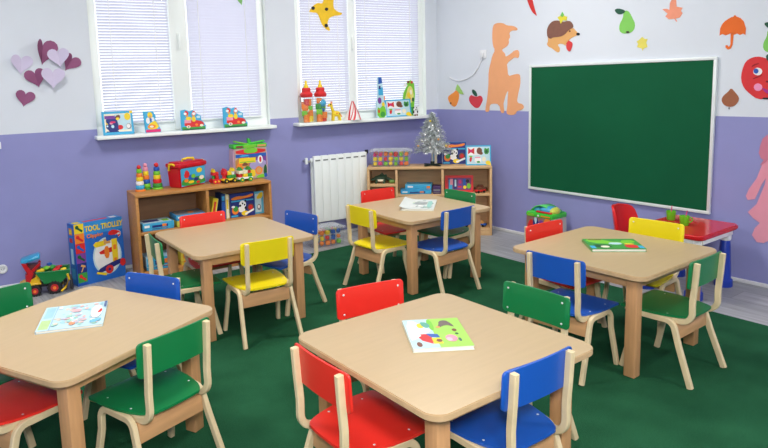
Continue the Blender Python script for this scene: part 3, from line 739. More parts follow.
def shaped_card(name, label, loc, rz, outline, th, body, items, w, h, tilt=-.1, cat='book'):
    t = thing(name, label, cat, loc, rz); t.rotation_euler = (tilt, 0, rz)
    MB().prism([(x * w - w / 2, y * h) for x, y in outline], .0004, th, c3(body) if isinstance(body, str) else body).build('card_pages', t, angle=0)
    m = MB(); m.art((-w / 2, .0004, 0), (w, 0, 0), (0, 0, h), [(body, outline)] + items); m.build('cover_picture', t, angle=0)
    return t
o1 = [(.05, 0), (1, 0), (1, .12), (.8, .45), (.72, .6), (.75, .75), (.6, .97), (.0, .98), (.02, .5)]
shaped_card('shaped_book', 'yellow and blue shaped board book with a pink base on the first window sill', L(-2.862, .07, SZ), RL, o1, .014, 'sky',
            [('magenta', Q(.08, .01, .98, .14)), ('yellow', smooth([(.15, .14), (.3, .4), (.55, .5), (.72, .55), (.95, .16)], 1)), ('orange', E(.45, .28, .25, .09)), ('yellow', E(.4, .8, .16, .14)), ('white', E(.25, .55, .12, .14)), ('white', E(.55, .6, .1, .1)), ('blue', E(.42, .58, .07, .09)), ('tan', E(.4, .72, .08, .07)), ('cream', E(.45, .27, .12, .05))], .125, .17)
o2 = [(.0, 0), (.98, 0), (1, .18), (.82, .5), (.84, .66), (.6, .82), (.5, .97), (.38, .9), (.2, 1), (.02, .97), (0, .4)]
train = [('green', Q(.02, .0, .97, .16)), ('red', smooth([(.12, .14), (.14, .45), (.55, .48), (.9, .4), (.94, .14)], 1)), ('pink', Q(.14, .34, .4, .5)), ('yellow', smooth(Q(.2, .48, .42, .64), 1)), ('yellow', smooth(Q(.44, .4, .6, .64), 1)), ('red', smooth([(.14, .82), (.22, .98), (.34, .84), (.3, .72), (.16, .72)], 1)), ('white', E(.19, .8, .06, .06)), ('red', smooth([(.44, .78), (.54, .97), (.64, .8), (.6, .7), (.46, .7)], 1)), ('white', E(.54, .79, .07, .07)), ('tan', E(.25, .7, .06, .05)), ('tan', E(.52, .68, .06, .05)), ('cream', E(.28, .16, .08, .07)), ('cream', E(.82, .2, .07, .06)), ('orange', E(.62, .24, .06, .06)), ('grey', E(.28, .16, .04, .04)), ('dgreen', Q(.05, .0, .95, .05)), ('pale', smooth(Q(.64, .56, .8, .68), 1))]
shaped_card('shaped_book', 'train-shaped board book on the first window sill, next to the window mullion', L(-2.535, .07, SZ), RL, o2, .014, 'sky', train, .2, .165)
shaped_card('shaped_book', 'train-shaped board book at the right end of the first window sill', L(-2.178, .07, SZ), RL, o2, .014, 'sky', train, .21, .172)
def toy_bottle(label, u, cols, extra):
    t = thing('toy_bottle', label, 'bottle', L(u, .055, SZ), RL, 'toy bottles on the second window sill')
    r = .049
    MB().lathe([(r * .9, 0), (r, .006), (r, .21), (r * .92, .225), (r * .8, .23)], BOTTLE, n=24).build('bottle_body', t)
    m = MB(); m.lathe([(r * 1.02, .222), (r * 1.14, .232), (r * 1.14, .252), (r * .8, .268), (r * .78, .285), (r * .82, .292), (r * .7, .304), (r * .36, .306)], c3('red'), n=24); m.build('screw_collar', t)
    m = MB(); m.lathe([(r * .42, .304), (r * .42, .318), (r * .2, .338), (r * .2, .362), (r * .1, .368)], c3('yellow'), n=16); m.build('nozzle', t)
    for (c, x, y, z, q, shape) in extra:
        b = MB()
        if shape == 'b': q *= 1.3; b.box((x, y * .6, z), (q, q, q), c3(c), .004, Matrix.Rotation(x * 30, 3, 'Z'))
        elif shape == 'c': q *= 1.2; b.cyl((x, y, z - q * .6), (x, y, z + q * .6), q * .5, c3(c))
        else: b.ball((x, y, z), q * .6, c3(c))
        b.build('block', t)
    return t
BOTTLE = clear_plastic('clear_bottle', (.97, .99, .97), .03)
toy_bottle('clear toy bottle with red collar filled with orange and green shapes, leftmost of two', -1.505, None,
           [('orange', -.012, -.014, .035, .046, 'c'), ('yellow', .022, -.012, .032, .04, 'b'), ('lime', -.022, -.01, .08, .036, 'b'), ('orange', .016, -.016, .082, .042, 'b'), ('cream', -.004, -.028, .104, .026, 's'), ('lime', .02, -.012, .122, .036, 'b'), ('orange', -.018, -.012, .132, .042, 'b'), ('red', -.01, -.02, .178, .038, 'c'), ('orange', .018, -.008, .178, .04, 'c'), ('green', .005, .02, .06, .04, 'b'), ('orange', 0, .02, .15, .05, 'b')])
toy_bottle('clear toy bottle with red collar holding a sky blue ball, rightmost of two', -1.365, None,
           [('orange', -.018, -.01, .035, .046, 'c'), ('orange', .018, -.016, .058, .042, 'b'), ('red', .018, -.014, .025, .036, 'b'), ('lime', -.018, -.012, .085, .04, 'b'), ('blue', .012, -.02, .105, .03, 's'), ('sky', .008, -.014, .165, .06, 's'), ('green', -.022, -.008, .135, .038, 'b'), ('lime', .014, .012, .13, .04, 'b'), ('orange', -.016, -.008, .188, .036, 'b'), ('green', .012, .018, .06, .04, 'b')])
def giraffe():
    t = thing('toy_giraffe', 'small yellow toy giraffe between the toy bottles and the white cone', 'toy', L(-1.222, .055, SZ), RL)
    y = c3('yellow')
    m = MB(); m.ball((.012, 0, .062), (.045, .024, .026), y); m.cyl((-.01, 0, .066), (-.036, 0, .135), .016, y, .011); m.ball((-.045, 0, .142), (.026, .014, .015), y)
    m.ball((-.062, 0, .136), (.013, .01, .009), c3('orange'))
    for s in (-1, 1): m.cyl((-.036, s * .008, .15), (-.03, s * .011, .175), .004, c3('orange')); 
    m.cyl((.052, 0, .066), (.072, 0, .03), .004, c3('orange'))
    m.build('body', t)
    for x in (-.018, .04):
        for s in (-1, 1): MB().cyl((x, s * .012, .05), (x + (.012 if x > 0 else -.004), s * .015, 0), .0095, y, .008).build('leg', t)
    m = MB(); m.ball((-.048, -.013, .148), (.006, .003, .006), c3('black')); m.ball((.01, -.022, .066), (.009, .004, .007), c3('orange')); m.ball((.036, -.02, .06), (.008, .004, .006), c3('brown')); m.build('markings', t)
giraffe()
def paper_cone():
    t = thing('paper_cone', 'white paper cone with red stripes on the second window sill', 'cone', L(-1.035, .06, SZ), RL)
    n = 24; h = .17; r = .088
    m = MB(); m.lathe([(r, 0), (r * .5, h * .5), (.006, h)], M(238, 236, 232, .7, .02), n=n); m.build('cone_wall', t)
    for a0, da, w in ((-100, 48, .010), (-150, -15, .009), (-62, 24, .008), (-125, 40, .005)):
        vs = []
        for i in range(9):
            f = i / 8; a = math.radians(a0 + da * (f - .3)); rr = r * (1 - f) + .006 * f + .0012; z = h * f
            tx, ty = -math.sin(a), math.cos(a)
            vs += [(rr * math.cos(a) - tx * w * (1 - f * .5), rr * math.sin(a) - ty * w * (1 - f * .5), z), (rr * math.cos(a) + tx * w * (1 - f * .5), rr * math.sin(a) + ty * w * (1 - f * .5), z)]
        MB().add(vs, [[2 * i, 2 * i + 1, 2 * i + 3, 2 * i + 2] for i in range(8)], M(210, 50, 60)).build('stripe', t)
paper_cone()
tower = [(.0, 0), (1, 0), (.98, .3), (.8, .4), (.72, .8), (.64, 1), (.3, 1), (.26, .75), (.18, .45), (.0, .36)]
shaped_card('shaped_book', 'tall narrow tower-shaped board book with a blue tip on the second sill', L(-.715, .065, SZ), RL, tower, .02, 'pale',
            [('blue', [(.3, .99), (.64, .99), (.7, .85), (.27, .82)]), ('sky', Q(.24, .55, .74, .74)), ('navy', Q(.3, .7, .5, .78)), ('purple', E(.32, .42, .2, .08)), ('yellow', E(.7, .32, .16, .06)), ('lime', smooth([(.02, .0), (.98, .0), (.95, .25), (.6, .3), (.3, .22), (.05, .28)], 1)), ('green', E(.6, .08, .25, .07)), ('red', E(.2, .16, .1, .05)), ('orange', E(.85, .48, .06, .06))], .105, .385, -.05)
gameboard = [('sky', Q(0, 0, 1, 1)), ('pale', Q(.05, .06, .95, .93)), ('white', Q(.08, .5, .62, .9)), ('red', smooth([(.09, .55), (.1, .88), (.2, .76), (.34, .88), (.34, .55), (.2, .66)], 0)), ('magenta', E(.21, .72, .05, .08)), ('brown', E(.54, .72, .11, .17)), ('brown', E(.6, .6, .08, .08)), ('green', smooth([(.72, .55), (.74, .9), (.84, .8), (.92, .9), (.92, .56)], 1)), ('dgreen', E(.82, .68, .05, .08)), ('red', smooth([(.16, .42), (.26, .42), (.22, .16), (.14, .2)], 1)), ('lime', E(.2, .44, .07, .04)), ('white', smooth([(.34, .12), (.36, .42), (.6, .44), (.62, .12)], 1)), ('pink', Q(.36, .36, .58, .42)), ('green', E(.5, .16, .07, .05)), ('cream', E(.72, .3, .08, .13)), ('yellow', E(.88, .12, .1, .11)), ('yellow', E(.95, .04, .05, .06))]
board_toy('picture_puzzle', 'sea-blue framed animal puzzle on the second window sill', L(-.512, .055, SZ), RL, .3, .165, gameboard, -.12)
tree = [(.15, 0), (.85, 0), (.9, .3), (1, .6), (.95, .9), (.7, 1), (.45, .96), (.35, .8), (.1, .65), (.0, .45), (.2, .3)]
shaped_card('shaped_book', 'yellow-green tree-shaped board book at the right end of the second sill', L(-.355, .02, SZ), RL, tree, .02, 'lime',
            [(M(225, 220, 120), smooth([(.1, .45), (.3, .7), (.5, .85), (.8, .8), (.9, .5), (.7, .35), (.3, .35)], 1)), ('yellow', E(.45, .58, .14, .08)), ('cream', E(.65, .66, .1, .07)), ('brown', E(.45, .95, .12, .04)), ('red', E(.75, .94, .1, .04)), ('white', E(.2, .86, .16, .05)), ('dgreen', E(.8, .45, .1, .06)), ('green', Q(.2, .02, .85, .24)), ('orange', E(.55, .48, .06, .04)), ('blue', E(.85, .08, .1, .05))], .14, .345, -.04)
def panda_toy(name, label, loc, rz, s):
    t = thing(name, label, 'toy', loc, rz)
    m = MB(); m.ball((0, 0, .03 * s), (.026 * s, .02 * s, .03 * s), c3('white')); m.ball((0, -.004, .07 * s), (.022 * s, .019 * s, .02 * s), c3('white')); m.build('body', t)
    for k in (-1, 1):
        MB().ball((k * .018 * s, 0, .088 * s), .008 * s, c3('black')).build('ear', t); MB().ball((k * .008 * s, -.022 * s, .072 * s), (.005 * s, .003 * s, .006 * s), c3('black')).build('eye', t)
        MB().ball((k * .026 * s, -.006, .042 * s), (.008 * s, .009 * s, .016 * s), c3('black')).build('arm', t); MB().ball((k * .014 * s, -.018 * s, .009 * s), .0095 * s, c3('brown')).build('foot', t)
panda_toy('toy_panda', 'tiny black and white toy panda at the right end of the second sill', L(-.352, .1, SZ), RL, .88)

# ------------------------------------------------------------------ boxed toy and dump truck on the floor at the left
def tool_box():
    w, h, d = .368, .458, .105
    t = thing('toy_box', 'tall blue box with a toy trolley picture, standing on the floor by the purple wall', 'box', (-3.536, .066, 0), math.radians(10.0))
    bl = M(24, 84, 176, .3, .03)
    m = MB(); m.box((w / 2, d / 2, h / 2), (w, d, h), bl, .002); m.build('box_body', t, angle=0)
    a = MB()
    y5 = [('yellow', 'dgreen'), ('orange', 'red'), ('red', 'blue'), ('purple', 'dgreen'), ('navy', 'tan'), ('green', 'red')]
    it = [('sky', Q(.2, .8, 1, 1)), (M(30, 120, 205), Q(.2, 0, 1, .3)), (M(34, 100, 190), Q(.2, .3, 1, .8)), ('sky', smooth([(.24, .1), (.4, .76), (.62, .8), (.95, .6), (.98, .2), (.7, .03)], 1))]
    it = [(M(46, 140, 214), Q(.2, .8, 1, 1)), (M(30, 104, 196), Q(.2, 0, 1, .8)), ('pale', E(.64, .40, .30, .31, 28)), ('white', E(.64, .40, .27, .28, 28))]
    for k in range(6):
        z1 = 1 - k * .158; z0 = z1 - .155
        it.append((y5[k][0], Q(.012, max(.005, z0), .2, z1)))
    a.art((0, 0, 0), (w, 0, 0), (0, 0, h), it)
    a.build('front_picture', t, angle=0)
    a = MB()
    for k in range(6):
        zc = 1 - k * .158 - .08; c = y5[k][1]
        if k == 4: q = [[(.08, zc - .06), (.1, zc - .065), (.15, zc + .02), (.13, zc + .03)], [(.08, zc + .03), (.17, zc + .0), (.18, zc + .03), (.1, zc + .06)]]
        else: q = [[(.04, zc + .02), (.06, zc + .05), (.18, zc - .03), (.16, zc - .06)], E(.07, zc + .03, .035, .03, 10)]
        a.art((0, -.0012, 0), (w, 0, 0), (0, 0, h), [(c, p) for p in q])
    # the trolley toy in the picture
    tr = [('yellow', [(.36, .62), (.42, .66), (.64, .66), (.62, .58), (.40, .57)]), ('tan', [(.58, .68), (.70, .68), (.72, .6), (.58, .6)]), ('blue', [(.62, .74), (.88, .72), (.9, .66), (.64, .64)]), ('red', smooth([(.68, .78), (.8, .82), (.92, .77), (.86, .72), (.7, .73)], 1)),
          ('red', smooth([(.46, .5), (.84, .54), (.86, .46), (.5, .43)], 1)), ('orange', smooth(Q(.58, .36, .68, .56), 1)), ('yellow', Q(.74, .22, .86, .66)), ('orange', Q(.77, .26, .83, .34)), ('orange', Q(.77, .48, .83, .56)),
          ('navy', smooth([(.42, .2), (.62, .26), (.95, .32), (.95, .24), (.6, .16), (.44, .14)], 1)), ('yellow', [(.38, .14), (.4, .17), (.6, .12), (.58, .08)]), ('red', E(.66, .17, .085, .07)), ('red', E(.95, .24, .06, .065)), ('navy', E(.66, .17, .03, .025)), ('yellow', E(.8, .42, .03, .05))]
    a.art((0, -.0022, 0), (w, 0, 0), (0, 0, h), tr)
    a.art((0, -.001, 0), (w, 0, 0), (0, 0, h), [('white', E(.87, .73, .085, .062, 20)), ('red', E(.87, .73, .078, .055, 20)), ('white', Q(.81, .715, .93, .745))])
    a.build('picture_details', t, angle=0)
    fr = Matrix(((1, 0, 0, w * .61), (0, 0, -1, -.003), (0, 1, 0, h * .895), (0, 0, 0, 1)))
    x = MB(); x.text('TOOL TROLLEY', .056, c3('yellow'), fr, .0005, sx=.72); x.build('title_lettering', t, angle=0)
    x = MB(); x.text('Clipping', .037, c3('orange'), Matrix(((1, 0, 0, w * .41), (0, 0, -1, -.003), (0, 1, 0, h * .775), (0, 0, 0, 1))), .0005)
    x.build('subtitle_lettering', t, angle=0)
    s = MB(); s.art((0, d, 0), (0, -d, 0), (0, 0, h), [(M(40, 120, 200), Q(.1, .03, .9, .97)), ('orange', Q(.25, .82, .75, .93)), ('yellow', Q(.3, .84, .7, .91)), ('red', Q(.25, .7, .75, .77)), ('pale', Q(.3, .35, .7, .6)), ('sky', Q(.25, .1, .75, .28))])
    s.art((0, 0, h), (w, 0, 0), (0, d, 0), [(M(60, 150, 215), Q(.02, .1, .98, .9)), ('red', Q(.25, .3, .75, .7)), ('yellow', Q(.05, .2, .18, .8)), ('white', Q(.8, .25, .93, .75))]); s.build('side_print', t, angle=0)
tool_box()
TRUCK = L(-3.75, .28, 0)
def truck():
    t = thing('toy_dump_truck', 'green and yellow toy dump truck on the floor below the paper hearts', 'toy truck', TRUCK, RL - .1); t.scale = (.85, .85, .85)
    Y = M(235, 190, 30, .3, .03); R = M(190, 28, 36, .3, .03); G = M(22, 120, 60, .3, .03); SK = M(50, 160, 205, .3, .03)
    for x, r in ((-.062, .047), (.085, .055)):
        for s in (-1, 1):
            w = MB(); w.lathe([(r * .5, -.022), (r * .92, -.022), (r, -.012), (r, .012), (r * .92, .022), (r * .5, .022)], M(30, 28, 28, .7, .1), (x, s * .068, r), 22, Matrix.Rotation(PI / 2, 3, 'X'))
            for k in range(14):
                a = 2 * PI * k / 14; w.box((x + r * math.cos(a), s * .068, r + r * math.sin(a)), (.008, .04, .008), M(30, 28, 28, .7, .1))
            wo = w.build('wheel', t)
            h = MB(); h.cyl((x, s * .088, r), (x, s * .095, r), r * .55, R); h.cyl((x, s * .095, r), (x, s * .1, r), r * .25, c3('orange')); h.build('hub', wo)
    m = MB(); m.box((.0, 0, .075), (.3, .075, .03), M(40, 40, 44, .6), .006); m.box((.17, 0, .06), (.03, .13, .05), M(40, 40, 44, .6), .008); m.build('chassis', t)
    m = MB(); m.prism([(-.15, .095), (-.02, .095), (-.012, .2), (-.035, .21), (-.05, .15), (-.1, .128), (-.15, .115)], -.06, .06, Y); m.box((-.09, 0, .1), (.16, .15, .016), Y, .005); m.build('cab_body', t)
    m = MB()
    for s in (-1, 1):
        m.prism([(-.125, .12), (-.09, .12), (-.06, .19), (-.115, .28), (-.145, .285), (-.105, .19)], s * .055 - .008, s * .055 + .008, R)
        m.prism([(-.09, .2), (-.07, .19), (.0, .255), (-.01, .272)], s * .04 - .008, s * .04 + .008, R)
    m.box((-.1, 0, .15), (.05, .08, .06), R, .01); m.build('roll_bars', t)
    m = MB(); m.prism([(-.115, .12), (-.03, .13), (-.005, .22), (-.02, .255), (-.1, .26), (-.085, .19)], -.036, .036, M(92, 40, 48, .5, .1)); m.build('cab_seat', t)
    m = MB(); m.box((-.075, 0, .305), (.15, .13, .035), SK, .014, Matrix.Rotation(-.24, 3, 'Y')); m.build('roof', t)
    m = MB()
    prof = [(-.045, .195), (.01, .098), (.135, .09), (.205, .15), (.215, .185)]
    inn = [(.2, .178), (.13, .102), (.015, .11), (-.03, .192)]
    for s in (-1, 1): m.prism(prof, s * .083 - .004, s * .083 + .004, G)
    m.prism(prof + [(.2, .182), (.195, .158), (.13, .102), (.015, .11), (-.032, .195)], -.08, .08, G); 
    for s in (-1, 1): m.tube([(-.045, s * .083, .196), (.08, s * .083, .19), (.215, s * .083, .186)], .007, G)
    m.build('dump_bed', t)
    m = MB(); m.tube([(.135, -.1, .02), (.17, -.1, .05), (.2, -.1, .11), (.19, -.1, .16)], .009, Y); m.tube([(.135, .1, .02), (.17, .1, .05), (.2, .1, .11), (.19, .1, .16)], .009, Y)
    m.box((.205, 0, .1), (.02, .15, .02), M(40, 40, 44, .6), .004); m.box((.215, 0, .045), (.025, .16, .055), M(40, 40, 44, .6), .008); m.box((.212, -.06, .1), (.02, .04, .08), M(60, 62, 70, .4), .006); m.build('front_scoop', t)
    g = random.Random(11)
    for i, (c, x, y, z, q) in enumerate([('yellow', 0, -.03, .2, .05), ('yellow', .04, .03, .2, .05), ('lime', .035, -.035, .215, .045), ('green', .08, .02, .2, .05), ('red', .11, -.04, .195, .06), ('yellow', .16, -.03, .18, .045), ('blue', .06, .05, .225, .04), ('red', .13, .035, .195, .05), ('lime', .02, .03, .19, .04), ('orange', .09, -.055, .18, .04), ('yellow', .085, -.005, .165, .05), ('red', .05, 0, .16, .05), ('green', .13, 0, .15, .05)]):
        b = MB(); o = Vector((x, y, z))
        if i % 3 == 2: b.ball((0, 0, 0), (q * .65, q * .5, q * .35), c3(c))
        elif i % 3 == 1: b.torus((0, 0, 0), q * .4, q * .16, c3(c))
        else: b.box((0, 0, 0), (q, q * .7, q * .5), c3(c), .008)
        names = dict(red='red', yellow='yellow', lime='lime', green='green', blue='blue', orange='orange')
        wm = Matrix.Rotation(RL - .1, 4, 'Z'); p = wm @ (o * .85)
        ob = b.build('toy_block', loc=(TRUCK[0] + p.x, TRUCK[1] + p.y, p.z)); ob.scale = (.85, .85, .85); ob.rotation_euler = (g.uniform(-.4, .4), g.uniform(-.4, .4), g.uniform(0, 3))
        tag(ob, '%s plastic piece lying in the bed of the toy dump truck' % names[c], 'toy', 'toy pieces in the dump truck bed')
truck()

h2 = .632
# ------------------------------------------------------------------ clear boxes of blocks
CLEAR = clear_plastic('clear_box', (.98, .99, .99), .05)
LIDP = clear_plastic('frosted_lid', (.98, .99, .99), .2, .2)
def clear_box(name, label, loc, rz, w, d, h, group, where, cols, n, q, seed, off=0):
    t = thing(name, label, 'box', loc, rz)
    th = .0025; m = MB(); k = .93
    def wall(p): m.add(p, [[0, 1, 2, 3]], CLEAR)
    b = [(-w / 2 * k, -d / 2 * k, th), (w / 2 * k, -d / 2 * k, th), (w / 2 * k, d / 2 * k, th), (-w / 2 * k, d / 2 * k, th)]
    u = [(-w / 2, -d / 2, h), (w / 2, -d / 2, h), (w / 2, d / 2, h), (-w / 2, d / 2, h)]
    for i in range(4): wall([b[i], b[(i + 1) % 4], u[(i + 1) % 4], u[i]])
    m.add(b, [[3, 2, 1, 0]], CLEAR); m.box((0, 0, .0015), (w * k, d * k, .002), CLEAR)
    m.build('box_body', t, angle=0)
    l = MB(); l.box((0, 0, h + .008), (w + .02, d + .02, .014), LIDP, .005); l.box((0, 0, h + .02), (w - .05, d - .05, .012), LIDP, .004); l.build('lid', t)
    c = MB()
    for s in (-1, 1): c.box((s * (w / 2 + .006), 0, h - .006), (.01, d * .4, .03), LIDP, .003)
    c.build('clip', t)
    g = random.Random(seed); meshes = {}
    R = Matrix.Rotation(rz, 4, 'Z'); nx = max(2, int(w * .88 / q)); ny = max(1, int(d * .84 / q)); nz = max(1, int(h * .97 / q))
    cells = [(i, j, z) for z in range(nz) for j in range(ny) for i in range(nx) if j == 0 or z == nz - 1]
    g.shuffle(cells)
    for i, j, z in cells[:n]:
        col = g.choice(cols); sh = g.randrange(3)
        key = (col, sh)
        if key not in meshes:
            b_ = MB()
            if sh == 0: b_.box((0, 0, 0), (q * .84, q * .84, q * .8), c3(col), q * .12)
            elif sh == 1: b_.ball((0, 0, 0), q * .45, c3(col))
            else: b_.cyl((0, 0, -q * .4), (0, 0, q * .4), q * .42, c3(col))
            meshes[key] = b_.mesh('toy_block')
        ww = w * .9 - .004; dd = d * .9 - .004
        p = R @ Vector((-ww / 2 + ww * (i + .5) / nx, -dd / 2 + dd * (j + .5) / ny, .006 + q * .5 + z * q * .98)) + Vector((g.uniform(-.05, .05) * q, g.uniform(-.05, .05) * q, 0))
        o = bpy.data.objects.new('toy_block', meshes[key]); COL.objects.link(o); o.location = Vector(loc) + p
        o.rotation_euler = (g.uniform(-.25, .25), g.uniform(-.25, .25), rz + g.uniform(-.4, .4)); o.scale = [g.uniform(.86, 1.0)] * 3
        tag(o, '%s plastic %s inside the %s' % (col, ('block', 'ball', 'round block')[sh], where), 'toy', group)
    return t
clear_box('storage_box', 'clear lidded box of coloured balls on the floor under the radiator', L(-1.50, .29, 0), RL, .31, .2, .15, 'toys in the clear box on the floor', 'clear box on the floor', ['red', 'orange', 'yellow', 'lime', 'blue', 'green', 'orange', 'pink'], 120, .046, 5)
clear_box('storage_box', 'clear lidded box of coloured blocks on the left of the corner shelf', S2(.215, .13, h2), R2, .375, .17, .135, 'toys in the clear box on the corner shelf', 'clear box on the corner shelf', ['red', 'lime', 'yellow', 'orange', 'lime', 'magenta', 'yellow', 'red'], 120, .0425, 8)

# ------------------------------------------------------------------ corner shelf and its things
w2 = 1.1226
t = thing('shelf_unit', 'pale wooden corner shelf unit carrying the silver tree', 'shelf', S2(0, 0, 0), R2)
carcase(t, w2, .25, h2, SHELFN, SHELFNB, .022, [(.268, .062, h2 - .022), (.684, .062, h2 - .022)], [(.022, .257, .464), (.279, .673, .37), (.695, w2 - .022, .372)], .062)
def tinsel_tree():
    t = thing('tinsel_tree', 'small silver tinsel Christmas tree standing on the corner shelf', 'christmas tree', S2(.595, .095, h2), R2)
    sil = M(215, 222, 222, .3, .1, 40, metal=.2); sil2 = M(245, 248, 248, .25, .03, 40, metal=.1); sil3 = M(150, 162, 158, .35, .12, 40, metal=.3)
    MB().cyl((0, 0, 0), (0, 0, .45), .009, M(200, 205, 205, .3, metal=.5)).build('trunk', t)
    b = MB()
    for k in range(4):
        a = PI / 4 + k * PI / 2; b.box((.05 * math.cos(a), .05 * math.sin(a), .008), (.1, .018, .012), M(20, 44, 34, .6), .004, Matrix.Rotation(a, 3, 'Z'))
    b.cyl((0, 0, .004), (0, 0, .04), .018, M(20, 44, 34, .6)); b.build('stand', t)
    g = random.Random(21); f = MB(); br = MB()
    for i in range(170):
        fz = (i + g.random()) / 170; z = .13 + .35 * fz; R = .172 * (1 - fz) ** .8 + .022
        a = i * 2.399963 + g.uniform(-.2, .2); R *= g.uniform(.8, 1.1)
        if R * math.sin(a) > .058: R = .058 / math.sin(a)
        if R * math.cos(a) < -.165: R = -.165 / math.cos(a)
        p0 = Vector((0, 0, z + .012)); p1 = Vector((R * math.cos(a), R * math.sin(a), z - .02 + g.uniform(-.01, .015)))
        n = max(4, int(R / .0075))
        for s in range(n):
            q = p0.lerp(p1, (s + .6) / n); d = (p1 - p0).normalized()
            for kk in range(4):
                th = g.uniform(0, 2 * PI); v = d.orthogonal().normalized(); v.rotate(Matrix.Rotation(th, 3, d)); v = (v + d * .5).normalized() * g.uniform(.014, .026)
                w = d.cross(v).normalized() * .0022
                f.add([q - w, q + w, q + v + w * .4, q + v - w * .4], [[0, 1, 2, 3]], g.choice((sil, sil, sil2, sil3)))
        br.cyl(p0, p1, .0025, sil3, .001, 5)
    f.build('tinsel', t, angle=0); br.build('branches', t)
    for (a, z, c) in [(-1.7, .19, 'white'), (-1.1, .26, 'tan'), (-2.2, .3, 'white'), (-1.5, .38, 'white'), (-.6, .2, 'yellow'), (-2.6, .2, 'tan'), (-1.9, .42, 'yellow'), (-.9, .33, 'white'), (-2.4, .25, 'white'), (-1.3, .14, 'white')]:
        fz = (z - .13) / .35; R = .160 * max(.02, 1 - fz) ** .85 + .014
        MB().ball((R * math.cos(a), R * math.sin(a), z - .01), .0105, M(240, 240, 235, .15, .02, metal=.3) if c == 'white' else c3(c), 12, 8).build('bauble', t)
tinsel_tree()
standing('game_box', 'blue panda game box standing on the corner shelf beside the tree', S2(.797, .175, h2), R2, .215, .205, .04, M(40, 110, 180), panda, -.06, None, 'box', pages=False)
board_toy('picture_puzzle', 'sea-blue framed animal puzzle standing at the right end of the corner shelf', S2(1.008, .085, h2), R2, .225, .18, gameboard, -.1)
standing('picture_book', 'dark blue book standing behind the silver tree on the corner shelf', S2(.662, .19, h2), R2, .045, .118, .03, M(30, 60, 120), [('navy', Q(.1, .05, .9, .95))])
standing('picture_book', 'pale yellow spined book standing behind the silver tree on the corner shelf', S2(.626, .19, h2), R2, .02, .114, .03, M(220, 210, 140), [('cream', Q(.1, .05, .9, .95))])
standing('picture_book', 'sky blue book standing behind the silver tree on the corner shelf', S2(.598, .19, h2), R2, .028, .118, .03, M(70, 150, 190), [('sky', Q(.1, .05, .9, .95))])
redp = [('red', Q(0, 0, 1, 1)), (M(120, 60, 110), Q(.1, .14, .92, .86)), ('sky', Q(.14, .2, .26, .75)), ('navy', Q(.3, .2, .42, .8)), ('pink', Q(.18, .45, .28, .8)), ('purple', Q(.46, .2, .6, .8)), ('magenta', E(.53, .62, .05, .12)), ('pale', Q(.34, .35, .4, .75)), ('blue', Q(.63, .4, .74, .8)), ('black', E(.8, .66, .06, .1)), ('lime', E(.84, .38, .07, .16)), ('yellow', E(.7, .3, .06, .1)), ('red', Q(.46, .28, .58, .38))]
board_toy('picture_puzzle', 'red framed picture puzzle inside the corner shelf', S2(.835, .09, .383), R2, .255, .155, redp, -.1, .014, 'red')
game_box('game_box', 'long blue boxed game lying in the middle of the corner shelf, lower one', S2(.44, .10, .381), R2 + .05, .28, .17, .035, M(50, 120, 180), M(50, 150, 200), bluefront)
game_box('game_box', 'blue boxed game lying on top of the long blue box in the corner shelf', S2(.47, .11, .416), R2 - .08, .24, .16, .05, M(60, 140, 200), M(80, 175, 215), [('sky', Q(.02, .1, .98, .9)), ('white', Q(.1, .3, .3, .7)), ('orange', Q(.82, .2, .95, .7))])
game_box('game_box', 'dark purple box beside the blue boxed games in the corner shelf', S2(.632, .08, .381), R2, .075, .12, .07, M(60, 40, 80), M(70, 45, 95), [('grey', Q(.1, .2, .9, .5))])
def dino():
    t = thing('toy_dinosaur', 'dark green toy dinosaur in the left compartment of the corner shelf', 'toy', S2(.14, .09, .475), R2)
    g1 = M(40, 70, 46, .5, .2, 60); g2 = M(110, 150, 70, .5, .15, 60)
    m = MB(); m.ball((-.02, 0, .045), (.062, .03, .032), g1); m.cyl((-.06, 0, .05), (-.095, -.01, .035), .02, g1, .012); m.ball((-.098, -.012, .034), (.02, .014, .013), g1)
    m.tube([(.03, 0, .045), (.07, -.005, .03), (.1, -.02, .018)], .016, g1); m.prism([(-.05, .06), (-.01, .1), (.02, .07)], -.006, .006, g1); m.prism([(-.005, .07), (.03, .085), (.04, .06)], -.006, .006, g1); m.build('body', t)
    for x in (-.055, .015):
        for s in (-1, 1): MB().cyl((x, s * .022, .035), (x - .008, s * .028, 0), .012, g1, .011).build('leg', t)
    m = MB(); m.ball((-.02, -.022, .03), (.04, .01, .014), c3('cream')); m.build('belly_patch', t); m = MB(); m.ball((.085, -.03, .02), (.03, .01, .016), g2); m.build('tail_fin', t)
dino()
game_box('game_box', 'dark red box under the toy dinosaur in the corner shelf', S2(.14, .1, .062), R2, .18, .15, .11, M(90, 24, 30), M(100, 28, 36), [('brown', Q(.2, .2, .8, .8))])
def toy_car(label, loc, rz, body, top, s=1):
    t = thing('toy_car', label, 'toy car', loc, rz)
    for x in (-.03, .03):
        for y in (-1, 1): MB().cyl((x * s, y * .018 * s, .012 * s), (x * s, y * .026 * s, .012 * s), .012 * s, c3('black')).build('wheel', t)
    MB().box((0, 0, .022 * s), (.105 * s, .042 * s, .02 * s), c3(body), .006 * s).build('car_body', t)
    m = MB(); m.prism([(-.035 * s, .031 * s), (.03 * s, .031 * s), (.018 * s, .052 * s), (-.02 * s, .052 * s)], -.018 * s, .018 * s, c3(top)); m.build('cab', t)
toy_car('red toy car beside the red framed puzzle in the corner shelf', S2(1.02, .06, .383), R2 + .5, 'red', 'brown', .95)
toy_car('brown toy car deeper in the right compartment of the corner shelf', S2(1.03, .155, .383), R2 - .2, 'brown', 'brown', 1.1)
toy_car('yellow and blue toy car on the bottom of the corner shelf', S2(.86, .08, .062), R2 + .4, 'tan', 'blue', 1.1)
